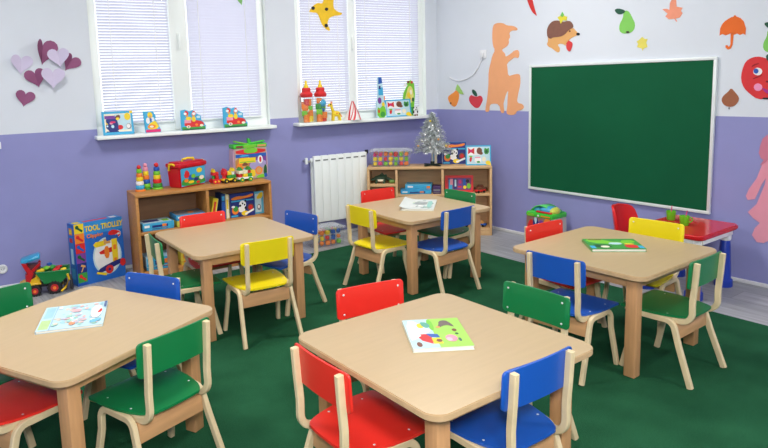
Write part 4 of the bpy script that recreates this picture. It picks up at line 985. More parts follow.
toy_car('blue toy car on the bottom of the corner shelf, right of the yellow one', S2(1.03, .1, .062), R2 - .5, 'blue', 'tan', 1.0)

# ------------------------------------------------------------------ red plastic table, cups and chair by the board wall
def red_table():
    x0, x1, y0, y1, z = -.625, -.10, -2.925, -2.485, .42
    cx, cy = (x0 + x1) / 2, (y0 + y1) / 2; w, d = x1 - x0, y1 - y0
    t = thing('plastic_table', "small red topped plastic table with blue legs below the board's right end", 'table', (cx, cy, 0), 0)
    r = M(205, 26, 34, .18, .03); bm = bmesh.new(); me = MB().prism(RRECT(w, d, .05, 6), z - .032, z, r, 'xy').mesh('tabletop'); bm.from_mesh(me)
    bmesh.ops.bevel(bm, geom=[e for e in bm.edges if len(e.link_faces) == 2 and e.calc_face_angle(0) > 1.2], offset=.008, segments=3, affect='EDGES'); bm.to_mesh(me); bm.free()
    me.polygons.foreach_set('use_smooth', [True] * len(me.polygons)); me.set_sharp_from_angle(angle=math.radians(50)); put(me, 'tabletop', t)
    for sx in (-1, 1):
        MB().box((sx * (w / 2 - .03), 0, z - .049), (.02, d - .12, .034), WHITE, .004).build('apron', t)
    for sy in (-1, 1): MB().box((0, sy * (d / 2 - .03), z - .049), (w - .12, .02, .034), WHITE, .004).build('apron', t)
    bl = M(28, 60, 165, .3, .03)
    for sx in (-1, 1):
        for sy in (-1, 1):
            px, py = sx * (w / 2 - .06), sy * (d / 2 - .065)
            m = MB(); m.lathe([(.028, .31), (.034, .32), (.034, z - .031)], WHITE, (px, py, 0), 20); m.build('leg_collar', t)
            m = MB(); m.lathe([(.054, 0), (.056, .008), (.054, .045), (.044, .055), (.029, .312), (.027, .318)], bl, (px, py, 0), 20); m.build('leg', t)
red_table()
def cup(label, x, y, rz):
    t = thing('toy_cup', label, 'cup', (x, y, .42), rz, 'toy cups on the red table'); g = M(110, 205, 40, .3, .03)
    m = MB(); m.lathe([(.022, 0), (.026, .004), (.031, .062), (.029, .062), (.024, .006), (.001, .005)], g, n=20); m.build('cup_body', t)
    MB().torus((.036, 0, .034), .016, .0042, g, 16, 8, 'y').build('handle', t)
    MB().cyl((-.004, 0, .012), (-.022 if rz > 2 else .02, .006, .095), .003, c3('magenta')).build('straw', t)
cup('lime green toy cup with a pink straw on the red table, the farther one', -.30, -2.565, 0)
cup('lime green toy cup with a pink straw on the red table, nearest its front edge', -.39, -2.70, -.6)
def red_chair():
    t = thing('plastic_chair', 'red plastic chair with rounded back behind the small red table', 'chair', (-.395, -2.37, 0), PI)
    r = M(215, 32, 36, .3, .03)
    m = MB(); m.box((0, .0, .255), (.27, .25, .022), r, .01); m.build('seat', t)
    out = smooth([(-.13, 0), (-.135, .12), (-.12, .205), (-.08, .232), (.08, .232), (.12, .205), (.135, .12), (.13, 0), (.085, 0), (.08, .03), (-.08, .03), (-.085, 0)], 1)
    bm = bmesh.new(); me = MB().prism([(a, b + .262) for a, b in out], -.01, .01, r, 'xz').mesh('backrest'); bm.from_mesh(me)
    for k in range(1, 14): bmesh.ops.bisect_plane(bm, geom=list(bm.verts) + list(bm.edges) + list(bm.faces), plane_co=(-.135 + .27 * k / 14, 0, 0), plane_no=(1, 0, 0))
    for v in bm.verts: v.co.y += .07 * (abs(v.co.x) / .135) ** 2.2 - .115 - (v.co.z - .26) * .16
    bm.to_mesh(me); bm.free(); put(me, 'backrest', t)
    for sx in (-1, 1):
        for sy in (-1, 1): MB().cyl((sx * .11, sy * .1, .25), (sx * .125, sy * .115, 0), .02, r, .017).build('leg', t)
red_chair()
# printed toy bag on the floor
bag2 = [(M(150, 110, 100), Q(.02, .02, .98, .98)), ('red', smooth([(.02, .6), (.2, .95), (.35, .7), (.3, .2), (.04, .2)], 1)), ('navy', smooth(Q(.28, .5, .5, .95), 1)), ('purple', smooth(Q(.5, .55, .7, .9), 1)), ('white', E(.52, .66, .1, .14)), ('red', E(.52, .63, .05, .07)), ('orange', smooth(Q(.7, .6, .98, .98), 1)), ('brown', E(.85, .78, .06, .09)), ('pale', smooth([(.3, .95), (.4, .7), (.45, .97)], 1)), ('green', smooth(Q(.05, .05, .5, .3), 1)), ('yellow', smooth(Q(.55, .1, .9, .4), 1))]
t = toy_bag('toy_bag', 'green topped clear toy bag on the floor against the board wall', (-.165, -1.455, 0), RR, .255, .2, .265, bag2, M(190, 185, 180, .2, .05))
def bag_top():
    gr = M(70, 200, 60, .2, .06); n = 10
    m = MB(); m.box((0, 0, .275), (.266, .212, .05), gr, .02)
    m.art((-.128, -.107, .255), (.256, 0, 0), (0, 0, .04), [('lime', smooth(Q(.05, .2, .35, .8), 1)), ('orange', Q(.6, .35, .95, .6)), ('white', E(.5, .5, .04, .2))], .002)
    m.build('lid', t)
    m = MB(); vs = []
    for i in range(n + 1):
        f = i / n; x = -.12 + .23 * f; z = .30 + .05 * math.sin(PI * f ** .8)
        vs += [(x, -.05, z), (x + .02, .05, z + .004)]
    m.add(vs, [[2 * i, 2 * i + 2, 2 * i + 3, 2 * i + 1] for i in range(n)], M(90, 205, 110, .2, .08)); 
    ob = m.build('strap', t, 60); md = ob.modifiers.new('thickness', 'SOLIDIFY'); md.thickness = .008
    m = MB(); m.ball((.03, 0, .31), (.085, .07, .035), M(70, 160, 205, .25, .2, 30)); m.ball((.10, -.02, .312), (.03, .06, .034), M(215, 220, 90, .3, .1)); m.ball((-.07, .01, .305), (.05, .06, .03), M(60, 150, 190, .25, .2, 30)); m.box((.045, -.09, .305), (.15, .02, .012), c3('red'), .004); m.build('contents', t)
bag_top()

# ------------------------------------------------------------------ green board
def green_board():
    y0, y1, z0, z1 = 1.153, 2.690, .434, 1.511
    t = thing('chalkboard', 'large dark green chalkboard with pale metal frame on the right wall', 'board', (0, 0, 0), RR)
    w, h = y1 - y0, z1 - z0; cx, cz = (y0 + y1) / 2, (z0 + z1) / 2
    bm_ = M(17, 88, 56, .6, .08, 1.6, spec=.12)
    MB().box((cx, -.012, cz), (w - .03, .012, h - .03), bm_).build('writing_surface', t)
    al = M(230, 236, 234, .35, .03, 20, metal=.15); f = MB()
    for z in (z0 + .011, z1 - .011): f.box((cx, -.013, z), (w, .024, .022), al, .004)
    for x in (y0 + .011, y1 - .011): f.box((x, -.013, cz), (.022, .024, h - .04), al, .004)
    f.build('frame', t)
green_board()

# ------------------------------------------------------------------ paper cutouts
def cutout(name, label, cat, loc, rz, layers, th=.003, group=None):
    """layers: (part name, colour, outline in wall coordinates, depth step); the first is the sheet itself."""
    xs = [p[0] for p in layers[0][2]]; zs = [p[1] for p in layers[0][2]]
    cx, cz = (min(xs) + max(xs)) / 2, (min(zs) + max(zs)) / 2
    wm = Matrix.Rotation(rz, 4, 'Z'); p = wm @ Vector((cx, 0, 0))
    root = None
    for k, (pn, col, pts, st) in enumerate(layers):
        m = MB().prism([(a - cx, b - cz) for a, b in pts], -th - .0022 * st, (.0005 if st == 0 else -.0022 * st - .0002), col if not isinstance(col, str) else c3(col))
        if k == 0:
            root = m.build(name, angle=0); root.location = (loc[0] + p.x, loc[1] + p.y, loc[2] + cz); root.rotation_euler.z = rz
            tag(root, label, cat, group)
        else: m.build(pn, root, angle=0)
    return root
W0 = (0, 0, 0)
PEACH = M(238, 168, 118, .8, .02); TAN = M(222, 166, 102, .8, .03); QUILL = M(128, 86, 72, .8, .06, 30)
cutout('paper_figure', 'peach paper silhouette of a seated boy with a cap, left of the board', 'paper cutout', W0, RR, [('sheet', PEACH, [(0.738, 1.885), (0.757, 1.894), (0.786, 1.898), (0.824, 1.896), (0.854, 1.888), (0.878, 1.874), (0.908, 1.865), (0.943, 1.861), (0.972, 1.853), (0.995, 1.841), (1.007, 1.83), (1.007, 1.82), (0.992, 1.816), (0.963, 1.819), (0.94, 1.816), (0.925, 1.808), (0.919, 1.794), (0.925, 1.773), (0.923, 1.758), (0.914, 1.748), (0.911, 1.737), (0.915, 1.723), (0.911, 1.708), (0.898, 1.691), (0.879, 1.679), (0.855, 1.67), (0.841, 1.662), (0.837, 1.655), (0.844, 1.644), (0.862, 1.63), (0.872, 1.615), (0.875, 1.599), (0.891, 1.598), (0.921, 1.612), (0.946, 1.625), (0.965, 1.638), (0.985, 1.645), (1.004, 1.648), (1.018, 1.642), (1.027, 1.628), (1.029, 1.609), (1.024, 1.586), (1.012, 1.577), (0.991, 1.583), (0.973, 1.583), (0.958, 1.575), (0.935, 1.562), (0.905, 1.543), (0.892, 1.524), (0.896, 1.506), (0.9, 1.478), (0.904, 1.44), (0.921, 1.424), (0.949, 1.43), (0.979, 1.436), (1.008, 1.44), (1.028, 1.436), (1.039, 1.424), (1.043, 1.398), (1.042, 1.359), (1.036, 1.32), (1.023, 1.279), (1.014, 1.24), (1.008, 1.204), (1.021, 1.184), (1.053, 1.179), (1.074, 1.169), (1.083, 1.154), (1.081, 1.141), (1.068, 1.13), (1.048, 1.122), (1.02, 1.116), (1.002, 1.106), (0.996, 1.09), (0.976, 1.08), (0.944, 1.076), (0.917, 1.078), (0.897, 1.086), (0.89, 1.106), (0.897, 1.138), (0.901, 1.175), (0.903, 1.217), (0.907, 1.253), (0.91, 1.284), (0.906, 1.292), (0.892, 1.277), (0.879, 1.251), (0.866, 1.214), (0.858, 1.187), (0.855, 1.171), (0.858, 1.146), (0.864, 1.111), (0.858, 1.093), (0.837, 1.09), (0.822, 1.11), (0.811, 1.152), (0.784, 1.174), (0.743, 1.176), (0.715, 1.173), (0.701, 1.165), (0.692, 1.147), (0.69, 1.118), (0.678, 1.101), (0.656, 1.097), (0.644, 1.101), (0.641, 1.112), (0.646, 1.147), (0.659, 1.207), (0.669, 1.269), (0.676, 1.334), (0.679, 1.393), (0.679, 1.446), (0.686, 1.494), (0.7, 1.536), (0.711, 1.57), (0.718, 1.596), (0.73, 1.622), (0.748, 1.647), (0.75, 1.671), (0.736, 1.692), (0.727, 1.724), (0.723, 1.767), (0.723, 1.811), (0.727, 1.857)], 0)])
cutout('paper_hedgehog', 'paper hedgehog cutout above the top left of the board', 'paper cutout', W0, RR,
       [('sheet', TAN, [(1.351, 1.766), (1.413, 1.766), (1.456, 1.766), (1.482, 1.764), (1.501, 1.767), (1.515, 1.776), (1.532, 1.784), (1.553, 1.791), (1.571, 1.787), (1.586, 1.771), (1.598, 1.76), (1.605, 1.753), (1.609, 1.744), (1.608, 1.736), (1.598, 1.728), (1.58, 1.723), (1.563, 1.717), (1.547, 1.71), (1.535, 1.701), (1.526, 1.691), (1.517, 1.682), (1.507, 1.675), (1.501, 1.666), (1.498, 1.655), (1.494, 1.654), (1.487, 1.663), (1.474, 1.669), (1.455, 1.673), (1.439, 1.673), (1.426, 1.668), (1.426, 1.658), (1.439, 1.644), (1.444, 1.629), (1.442, 1.613), (1.434, 1.605), (1.421, 1.606), (1.403, 1.615), (1.379, 1.633), (1.359, 1.645), (1.343, 1.651), (1.329, 1.66), (1.319, 1.672), (1.318, 1.684), (1.326, 1.698), (1.327, 1.72), (1.322, 1.75)], 0), ('quills', QUILL, [(1.321, 1.744), (1.318, 1.762), (1.317, 1.779), (1.318, 1.796), (1.323, 1.813), (1.333, 1.831), (1.348, 1.846), (1.367, 1.858), (1.39, 1.864), (1.416, 1.863), (1.439, 1.858), (1.458, 1.85), (1.483, 1.847), (1.515, 1.851), (1.538, 1.847), (1.554, 1.833), (1.564, 1.818), (1.569, 1.802), (1.56, 1.79), (1.537, 1.781), (1.516, 1.768), (1.498, 1.751), (1.478, 1.739), (1.455, 1.732), (1.425, 1.729), (1.386, 1.729), (1.365, 1.726), (1.361, 1.72), (1.35, 1.721), (1.332, 1.73)], 1), ('nose', 'black', [(1.629, 1.738), (1.627, 1.733), (1.621, 1.729), (1.613, 1.729), (1.605, 1.731), (1.599, 1.735), (1.597, 1.74), (1.599, 1.745), (1.605, 1.749), (1.613, 1.75), (1.621, 1.748), (1.627, 1.743)], 1), ('eye', 'brown', [(1.545, 1.766), (1.542, 1.761), (1.536, 1.76), (1.53, 1.762), (1.527, 1.768), (1.53, 1.773), (1.536, 1.775), (1.542, 1.772)], 1), ('leaf', M(225, 215, 60, .8), [(1.466, 1.915), (1.486, 1.892), (1.511, 1.884), (1.505, 1.853), (1.474, 1.861), (1.452, 1.833), (1.439, 1.864), (1.419, 1.887), (1.447, 1.897)], 2), ('leaf', M(110, 190, 90, .8), [(1.466, 1.928), (1.483, 1.9), (1.467, 1.883), (1.449, 1.899)], 3), ('berry', M(214, 60, 62, .8), [(1.54, 1.69), (1.557, 1.678), (1.565, 1.665), (1.563, 1.649), (1.557, 1.631), (1.547, 1.61), (1.534, 1.605), (1.518, 1.617), (1.508, 1.633), (1.505, 1.655), (1.507, 1.671), (1.515, 1.681), (1.522, 1.689), (1.528, 1.694)], 1)])
cutout('paper_pepper', 'red paper chilli pepper cut off by the top of the picture', 'paper cutout', W0, RR, [('sheet', M(206, 50, 46, .8), [(1.107, 2.114), (1.132, 2.114), (1.149, 2.099), (1.16, 2.07), (1.17, 2.039), (1.18, 2.004), (1.192, 1.969), (1.206, 1.934), (1.209, 1.919), (1.202, 1.925), (1.191, 1.934), (1.175, 1.945), (1.158, 1.965), (1.14, 1.995), (1.126, 2.023), (1.115, 2.049), (1.106, 2.075), (1.099, 2.101)], 0)])
GP = M(128, 200, 92, .8, .03); DG = M(36, 86, 66, .8, .05)
cutout('paper_pear', 'light green paper pear above the middle of the board', 'paper cutout', W0, RR, [('sheet', GP, [(2.021, 1.88), (2.036, 1.872), (2.05, 1.855), (2.064, 1.83), (2.076, 1.807), (2.087, 1.786), (2.09, 1.764), (2.085, 1.74), (2.074, 1.725), (2.057, 1.716), (2.036, 1.712), (2.009, 1.712), (1.989, 1.718), (1.973, 1.731), (1.966, 1.75), (1.967, 1.774), (1.974, 1.796), (1.986, 1.815), (1.994, 1.835), (1.996, 1.856), (2.001, 1.872), (2.009, 1.88)], 0), ('leaf', DG, [(1.93, 1.898), (1.947, 1.902), (1.967, 1.899), (1.991, 1.891), (2.006, 1.883), (2.011, 1.874), (2.004, 1.866), (1.984, 1.858), (1.967, 1.857), (1.951, 1.863), (1.938, 1.873), (1.927, 1.888)], 1), ('blossom_end', M(60, 50, 40), [(2.05, 1.72), (2.048, 1.716), (2.043, 1.714), (2.036, 1.713), (2.029, 1.715), (2.024, 1.718), (2.022, 1.722), (2.024, 1.726), (2.029, 1.729), (2.036, 1.729), (2.043, 1.728), (2.048, 1.724)], 1)])
cutout('paper_pear', 'light green paper pear above the smiling apple at the right edge', 'paper cutout', W0, RR, [('sheet', GP, [(2.992, 1.667), (3.003, 1.661), (3.014, 1.647), (3.024, 1.626), (3.033, 1.607), (3.041, 1.589), (3.044, 1.571), (3.041, 1.551), (3.033, 1.537), (3.022, 1.529), (3.006, 1.525), (2.988, 1.524), (2.973, 1.529), (2.962, 1.54), (2.956, 1.556), (2.956, 1.576), (2.961, 1.595), (2.969, 1.611), (2.974, 1.628), (2.975, 1.647), (2.978, 1.66), (2.984, 1.667)], 0), ('leaf', DG, [(2.958, 1.707), (2.97, 1.711), (2.984, 1.709), (3.001, 1.703), (3.012, 1.696), (3.016, 1.689), (3.011, 1.682), (2.997, 1.674), (2.985, 1.673), (2.974, 1.678), (2.965, 1.687), (2.957, 1.699)], 1)])
cutout('paper_leaf', 'salmon paper maple leaf at the top of the picture', 'paper cutout', W0, RR, [('sheet', M(238, 152, 122, .8), [(2.36, 1.925), (2.377, 1.94), (2.388, 1.915), (2.393, 1.869), (2.436, 1.857), (2.424, 1.836), (2.437, 1.82), (2.419, 1.792), (2.388, 1.787), (2.403, 1.767), (2.395, 1.766), (2.381, 1.787), (2.342, 1.787), (2.317, 1.809), (2.332, 1.827), (2.292, 1.862), (2.323, 1.862), (2.344, 1.852), (2.345, 1.897)], 0)])
cutout('paper_leaf', 'small yellow paper leaf just above the board', 'paper cutout', W0, RR, [('sheet', M(224, 212, 96, .8), [(2.149, 1.679), (2.169, 1.662), (2.191, 1.661), (2.182, 1.635), (2.193, 1.603), (2.163, 1.593), (2.155, 1.578), (2.15, 1.594), (2.112, 1.607), (2.12, 1.631), (2.107, 1.647), (2.127, 1.659)], 0)])
OR = M(232, 108, 36, .8, .03)
cutout('paper_umbrella', 'orange paper umbrella above the top right corner of the board', 'paper cutout', W0, RR, [('sheet', OR, [(2.778, 1.775), (2.787, 1.764), (2.812, 1.752), (2.833, 1.729), (2.849, 1.682), (2.848, 1.641), (2.834, 1.651), (2.815, 1.643), (2.798, 1.654), (2.775, 1.646), (2.754, 1.657), (2.727, 1.647), (2.706, 1.658), (2.689, 1.649), (2.691, 1.695), (2.701, 1.72), (2.719, 1.741), (2.756, 1.762), (2.769, 1.764)], 0), ('handle', OR, [(2.758, 1.661), (2.777, 1.66), (2.773, 1.583), (2.763, 1.559), (2.746, 1.553), (2.731, 1.567), (2.729, 1.582), (2.741, 1.583), (2.749, 1.571), (2.757, 1.577), (2.76, 1.591)], 0)])
cutout('paper_apple', 'big red paper apple with a smiling face at the right edge', 'paper cutout', W0, RR,
       [('sheet', M(216, 52, 56, .8, .03), [(2.836, 1.369), (2.838, 1.401), (2.844, 1.431), (2.854, 1.46), (2.869, 1.48), (2.89, 1.492), (2.911, 1.498), (2.935, 1.499), (2.956, 1.494), (2.977, 1.486), (2.998, 1.485), (3.02, 1.491), (3.045, 1.493), (3.073, 1.488), (3.097, 1.476), (3.117, 1.455), (3.132, 1.426), (3.143, 1.389), (3.146, 1.353), (3.143, 1.316), (3.133, 1.284), (3.115, 1.256), (3.094, 1.238), (3.07, 1.228), (3.044, 1.226), (3.015, 1.23), (2.986, 1.231), (2.958, 1.228), (2.931, 1.235), (2.907, 1.252), (2.885, 1.271), (2.866, 1.29), (2.851, 1.313), (2.841, 1.339)], 0), ('eye_white', 'white', [(2.96, 1.404), (2.957, 1.392), (2.948, 1.383), (2.935, 1.38), (2.921, 1.384), (2.911, 1.393), (2.907, 1.405), (2.91, 1.417), (2.919, 1.426), (2.932, 1.429), (2.946, 1.425), (2.956, 1.416)], 1), ('iris', 'blue', [(2.939, 1.408), (2.937, 1.399), (2.932, 1.393), (2.925, 1.391), (2.918, 1.394), (2.912, 1.4), (2.91, 1.408), (2.911, 1.417), (2.916, 1.423), (2.923, 1.425), (2.931, 1.422), (2.936, 1.416)], 2), ('eye_white', 'white', [(3.074, 1.394), (3.071, 1.383), (3.062, 1.374), (3.049, 1.371), (3.036, 1.375), (3.026, 1.384), (3.022, 1.396), (3.025, 1.408), (3.034, 1.416), (3.047, 1.419), (3.06, 1.415), (3.07, 1.406)], 1), ('iris', 'blue', [(3.056, 1.398), (3.055, 1.39), (3.05, 1.384), (3.043, 1.382), (3.036, 1.384), (3.031, 1.391), (3.028, 1.399), (3.03, 1.407), (3.035, 1.413), (3.041, 1.414), (3.049, 1.412), (3.054, 1.406)], 2), ('cheek', M(238, 150, 190, .8), [(2.966, 1.304), (2.963, 1.292), (2.954, 1.283), (2.942, 1.28), (2.929, 1.284), (2.92, 1.293), (2.916, 1.305), (2.918, 1.317), (2.927, 1.326), (2.939, 1.329), (2.952, 1.325), (2.962, 1.316)], 1), ('cheek', M(238, 150, 190, .8), [(3.094, 1.297), (3.091, 1.285), (3.083, 1.277), (3.072, 1.273), (3.059, 1.277), (3.05, 1.285), (3.046, 1.297), (3.049, 1.309), (3.057, 1.318), (3.069, 1.321), (3.081, 1.317), (3.09, 1.309)], 1), ('mouth', M(170, 50, 140, .8), [(2.973, 1.298), (2.993, 1.288), (3.013, 1.287), (3.033, 1.295), (3.038, 1.291), (3.031, 1.275), (3.02, 1.266), (3.006, 1.263), (2.993, 1.266), (2.981, 1.275), (2.972, 1.286), (2.966, 1.297)], 1), ('nose', M(120, 30, 34, .8), [(2.999, 1.34), (2.999, 1.337), (2.996, 1.334), (2.992, 1.334), (2.989, 1.335), (2.986, 1.337), (2.984, 1.34), (2.985, 1.343), (2.988, 1.346), (2.992, 1.346), (2.995, 1.345), (2.998, 1.343)], 1), ('eyebrow', M(150, 30, 34, .8), [(2.897, 1.441), (2.914, 1.453), (2.937, 1.458), (2.937, 1.453), (2.917, 1.446), (2.899, 1.436)], 1), ('eyebrow', M(150, 30, 34, .8), [(3.023, 1.449), (3.056, 1.444), (3.085, 1.428), (3.083, 1.423), (3.057, 1.437), (3.023, 1.442)], 1), ('crease', M(150, 30, 34, .8), [(2.907, 1.361), (2.93, 1.371), (2.958, 1.382), (2.958, 1.377), (2.933, 1.365), (2.909, 1.356)], 1), ('stem_leaf', DG, [(2.983, 1.51), (3.0, 1.509), (3.007, 1.5), (3.005, 1.483), (2.999, 1.473), (2.988, 1.47), (2.98, 1.479), (2.976, 1.5)], 1), ('blossom_end', 'black', [(3.015, 1.233), (3.012, 1.23), (3.004, 1.228), (2.992, 1.227), (2.981, 1.228), (2.972, 1.23), (2.969, 1.233), (2.972, 1.236), (2.98, 1.239), (2.992, 1.239), (3.003, 1.239), (3.012, 1.236)], 1)])
cutout('paper_fig', 'brown paper fig right of the board', 'paper cutout', W0, RR, [('sheet', M(158, 96, 66, .8, .06, 40), [(2.785, 1.295), (2.798, 1.28), (2.811, 1.265), (2.824, 1.248), (2.83, 1.232), (2.827, 1.215), (2.82, 1.201), (2.809, 1.187), (2.794, 1.179), (2.775, 1.176), (2.758, 1.179), (2.741, 1.188), (2.73, 1.201), (2.723, 1.218), (2.724, 1.233), (2.731, 1.247), (2.741, 1.259), (2.754, 1.27), (2.765, 1.282), (2.774, 1.296)], 0), ('stem', 'grey', [(2.777, 1.167), (2.776, 1.161), (2.773, 1.159), (2.769, 1.161), (2.767, 1.167), (2.769, 1.172), (2.772, 1.175), (2.776, 1.172)], 0)])
cutout('paper_pear', 'orange paper pear with green leaves near the room corner', 'paper cutout', W0, RR, [('sheet', M(246, 150, 66, .8, .03), [(0.27, 1.298), (0.291, 1.286), (0.302, 1.269), (0.304, 1.247), (0.301, 1.224), (0.294, 1.201), (0.284, 1.18), (0.274, 1.161), (0.26, 1.148), (0.245, 1.14), (0.228, 1.141), (0.209, 1.15), (0.191, 1.165), (0.172, 1.184), (0.159, 1.204), (0.154, 1.224), (0.16, 1.241), (0.176, 1.252), (0.198, 1.264), (0.225, 1.275), (0.243, 1.286), (0.254, 1.298)], 0), ('leaf', M(160, 205, 110, .8), [(0.283, 1.359), (0.312, 1.336), (0.326, 1.315), (0.347, 1.295), (0.367, 1.262), (0.322, 1.265), (0.301, 1.281), (0.259, 1.307)], 1), ('blossom_end', M(120, 70, 40), [(0.203, 1.174), (0.2, 1.166), (0.192, 1.163), (0.184, 1.166), (0.181, 1.173), (0.185, 1.181), (0.192, 1.184), (0.2, 1.181)], 1)])
cutout('paper_apple', 'small red paper apple between the orange pear and the peach figure', 'paper cutout', W0, RR, [('sheet', M(216, 62, 76, .8, .03), [(0.496, 1.244), (0.521, 1.239), (0.546, 1.241), (0.57, 1.249), (0.59, 1.244), (0.605, 1.226), (0.608, 1.207), (0.599, 1.188), (0.586, 1.168), (0.572, 1.148), (0.554, 1.136), (0.534, 1.132), (0.512, 1.135), (0.491, 1.147), (0.47, 1.162), (0.45, 1.181), (0.438, 1.2), (0.435, 1.219), (0.44, 1.236), (0.452, 1.25), (0.465, 1.255), (0.478, 1.249)], 0), ('leaf', DG, [(0.491, 1.307), (0.517, 1.294), (0.533, 1.276), (0.541, 1.254), (0.537, 1.243), (0.522, 1.243), (0.504, 1.252), (0.484, 1.271), (0.475, 1.288), (0.477, 1.305)], 1)])
PK = M(226, 150, 168, .8, .03); PK2 = M(206, 124, 146, .8, .03)
cutout('paper_figure', 'pink paper girl in a dress on the purple wall at the right edge', 'paper cutout', W0, RR, [('sheet', PK, [(3.013, 1.0), (2.989, 0.973), (2.974, 0.927), (2.967, 0.881), (2.999, 0.838), (2.964, 0.716), (2.921, 0.638), (2.905, 0.59), (2.918, 0.564), (2.96, 0.577), (2.975, 0.618), (2.996, 0.68), (3.017, 0.722), (3.01, 0.642), (2.974, 0.538), (2.923, 0.484), (2.955, 0.449), (2.998, 0.422), (2.97, 0.384), (2.955, 0.334), (2.987, 0.292), (3.028, 0.293), (3.051, 0.311), (3.085, 0.317), (3.109, 0.309), (3.148, 0.322), (3.173, 0.373), (3.153, 0.415), (3.124, 0.442), (3.161, 0.481), (3.186, 0.523), (3.134, 0.561), (3.09, 0.652), (3.074, 0.728), (3.099, 0.692), (3.124, 0.637), (3.143, 0.601), (3.182, 0.599), (3.191, 0.626), (3.172, 0.668), (3.124, 0.733), (3.079, 0.844), (3.104, 0.891), (3.093, 0.934), (3.074, 0.978), (3.047, 1.002)], 0), ('hair', PK2, [(3.013, 1.003), (2.986, 0.976), (2.973, 0.927), (2.969, 0.881), (2.981, 0.849), (2.999, 0.838), (2.978, 0.8), (3.006, 0.819), (3.022, 0.84), (3.056, 0.842), (3.074, 0.825), (3.103, 0.811), (3.079, 0.844), (3.095, 0.858), (3.103, 0.891), (3.094, 0.935), (3.077, 0.981), (3.047, 1.005)], 1), ('dress', PK, [(3.028, 0.736), (3.018, 0.696), (2.973, 0.545), (2.923, 0.484), (2.979, 0.439), (3.044, 0.436), (3.078, 0.442), (3.139, 0.465), (3.186, 0.523), (3.134, 0.567), (3.075, 0.702), (3.062, 0.74)], 1)])
def heart_pts(s):
    o = []
    for i in range(28):
        a = 2 * PI * i / 28; x = 16 * math.sin(a) ** 3; z = 13 * math.cos(a) - 5 * math.cos(2 * a) - 2 * math.cos(3 * a) - math.cos(4 * a)
        o.append((x / 32 * s, z / 32 * s))
    return o
HP = M(144, 80, 120, .7, .04); HL = M(206, 196, 222, .7, .03)
def heart(label, u, z, s, mat, roll, la, ra, off=.002):
    """A paper heart folded down its middle: each half stands off the wall by its own angle."""
    t = thing('paper_heart', label, 'paper heart', L(u, off, z), RL); t.rotation_euler = (0, roll, RL)
    pts = heart_pts(s)
    for side, ang in ((-1, la), (1, ra)):
        half = [p for p in pts if p[0] * side >= -1e-6]
        half.sort(key=lambda p: math.atan2(p[1] - .0, p[0] * side + .0) )
        mb = MB(); c, s_ = math.cos(ang), math.sin(ang)
        half = [(0.0, pts[0][1])] + [p for p in half if abs(p[0]) > 1e-6][::-1] + [(0.0, pts[14][1])]
        mb.prism(half, -.0012, 0, mat)
        mb.v = [(v[0] * c - 0 * s_, v[1] - abs(v[0]) * s_, v[2]) for v in mb.v]
        mb.build('heart_half', t, angle=0)
heart('large purple paper heart at the top of the group on the left wall', -3.588, 1.703, .205, HP, .12, 1.15, .12)
heart('lilac paper heart folded half open, leftmost of the group', -3.735, 1.612, .155, HL, .12, .55, .1)
heart('lilac paper heart overlapping the large purple one', -3.490, 1.657, .150, HL, -.1, .1, .35, .05)
heart('purple paper heart tilted to the right, nearest the window', -3.410, 1.62, .145, HP, .55, .75, .15)
heart('purple paper heart partly behind a lilac one, low in the group', -3.648, 1.515, .150, HP, -.2, .15, .5)
heart('lilac paper heart at the lower right of the group', -3.540, 1.513, .165, HL, .05, .3, .2, .05)
heart('small purple paper heart alone below the others', -3.730, 1.370, .130, HP, .25, .2, .15)
cutout('paper_bird', 'yellow paper cutout with black dots hanging in the second window', 'paper cutout', W0, RL, [('sheet', M(240, 196, 40, .8, .08, 20), [(-1.41, 2.045), (-1.398, 2.059), (-1.385, 2.074), (-1.371, 2.09), (-1.352, 2.103), (-1.33, 2.114), (-1.31, 2.118), (-1.29, 2.115), (-1.276, 2.118), (-1.268, 2.127), (-1.262, 2.145), (-1.259, 2.172), (-1.233, 2.187), (-1.182, 2.189), (-1.159, 2.17), (-1.163, 2.128), (-1.163, 2.097), (-1.159, 2.077), (-1.145, 2.06), (-1.119, 2.047), (-1.098, 2.04), (-1.081, 2.038), (-1.075, 2.033), (-1.08, 2.024), (-1.092, 2.018), (-1.113, 2.014), (-1.133, 2.011), (-1.154, 2.009), (-1.174, 2.004), (-1.195, 1.996), (-1.21, 1.986), (-1.221, 1.972), (-1.227, 1.955), (-1.23, 1.936), (-1.224, 1.916), (-1.21, 1.895), (-1.206, 1.881), (-1.214, 1.875), (-1.225, 1.877), (-1.241, 1.887), (-1.258, 1.899), (-1.275, 1.915), (-1.289, 1.935), (-1.3, 1.96), (-1.311, 1.988), (-1.322, 2.016), (-1.34, 2.031), (-1.365, 2.032), (-1.387, 2.034), (-1.407, 2.037)], 0), ('dot', 'black', [(-1.354, 2.071), (-1.357, 2.063), (-1.364, 2.057), (-1.373, 2.054), (-1.382, 2.056), (-1.388, 2.062), (-1.39, 2.069), (-1.388, 2.077), (-1.381, 2.083), (-1.372, 2.086), (-1.363, 2.084), (-1.356, 2.078)], 1), ('dot', 'black', [(-1.219, 2.066), (-1.222, 2.058), (-1.228, 2.053), (-1.237, 2.05), (-1.246, 2.052), (-1.252, 2.057), (-1.254, 2.065), (-1.252, 2.072), (-1.245, 2.078), (-1.236, 2.08), (-1.227, 2.079), (-1.221, 2.073)], 1), ('dot', 'black', [(-1.228, 1.921), (-1.23, 1.913), (-1.237, 1.907), (-1.246, 1.904), (-1.255, 1.906), (-1.261, 1.912), (-1.263, 1.92), (-1.26, 1.929), (-1.254, 1.935), (-1.245, 1.937), (-1.236, 1.935), (-1.23, 1.929)], 1)])
bpy.data.objects['paper_bird'].location = Vector(bpy.data.objects['paper_bird'].location) + Vector(L(0, -.014, 0))
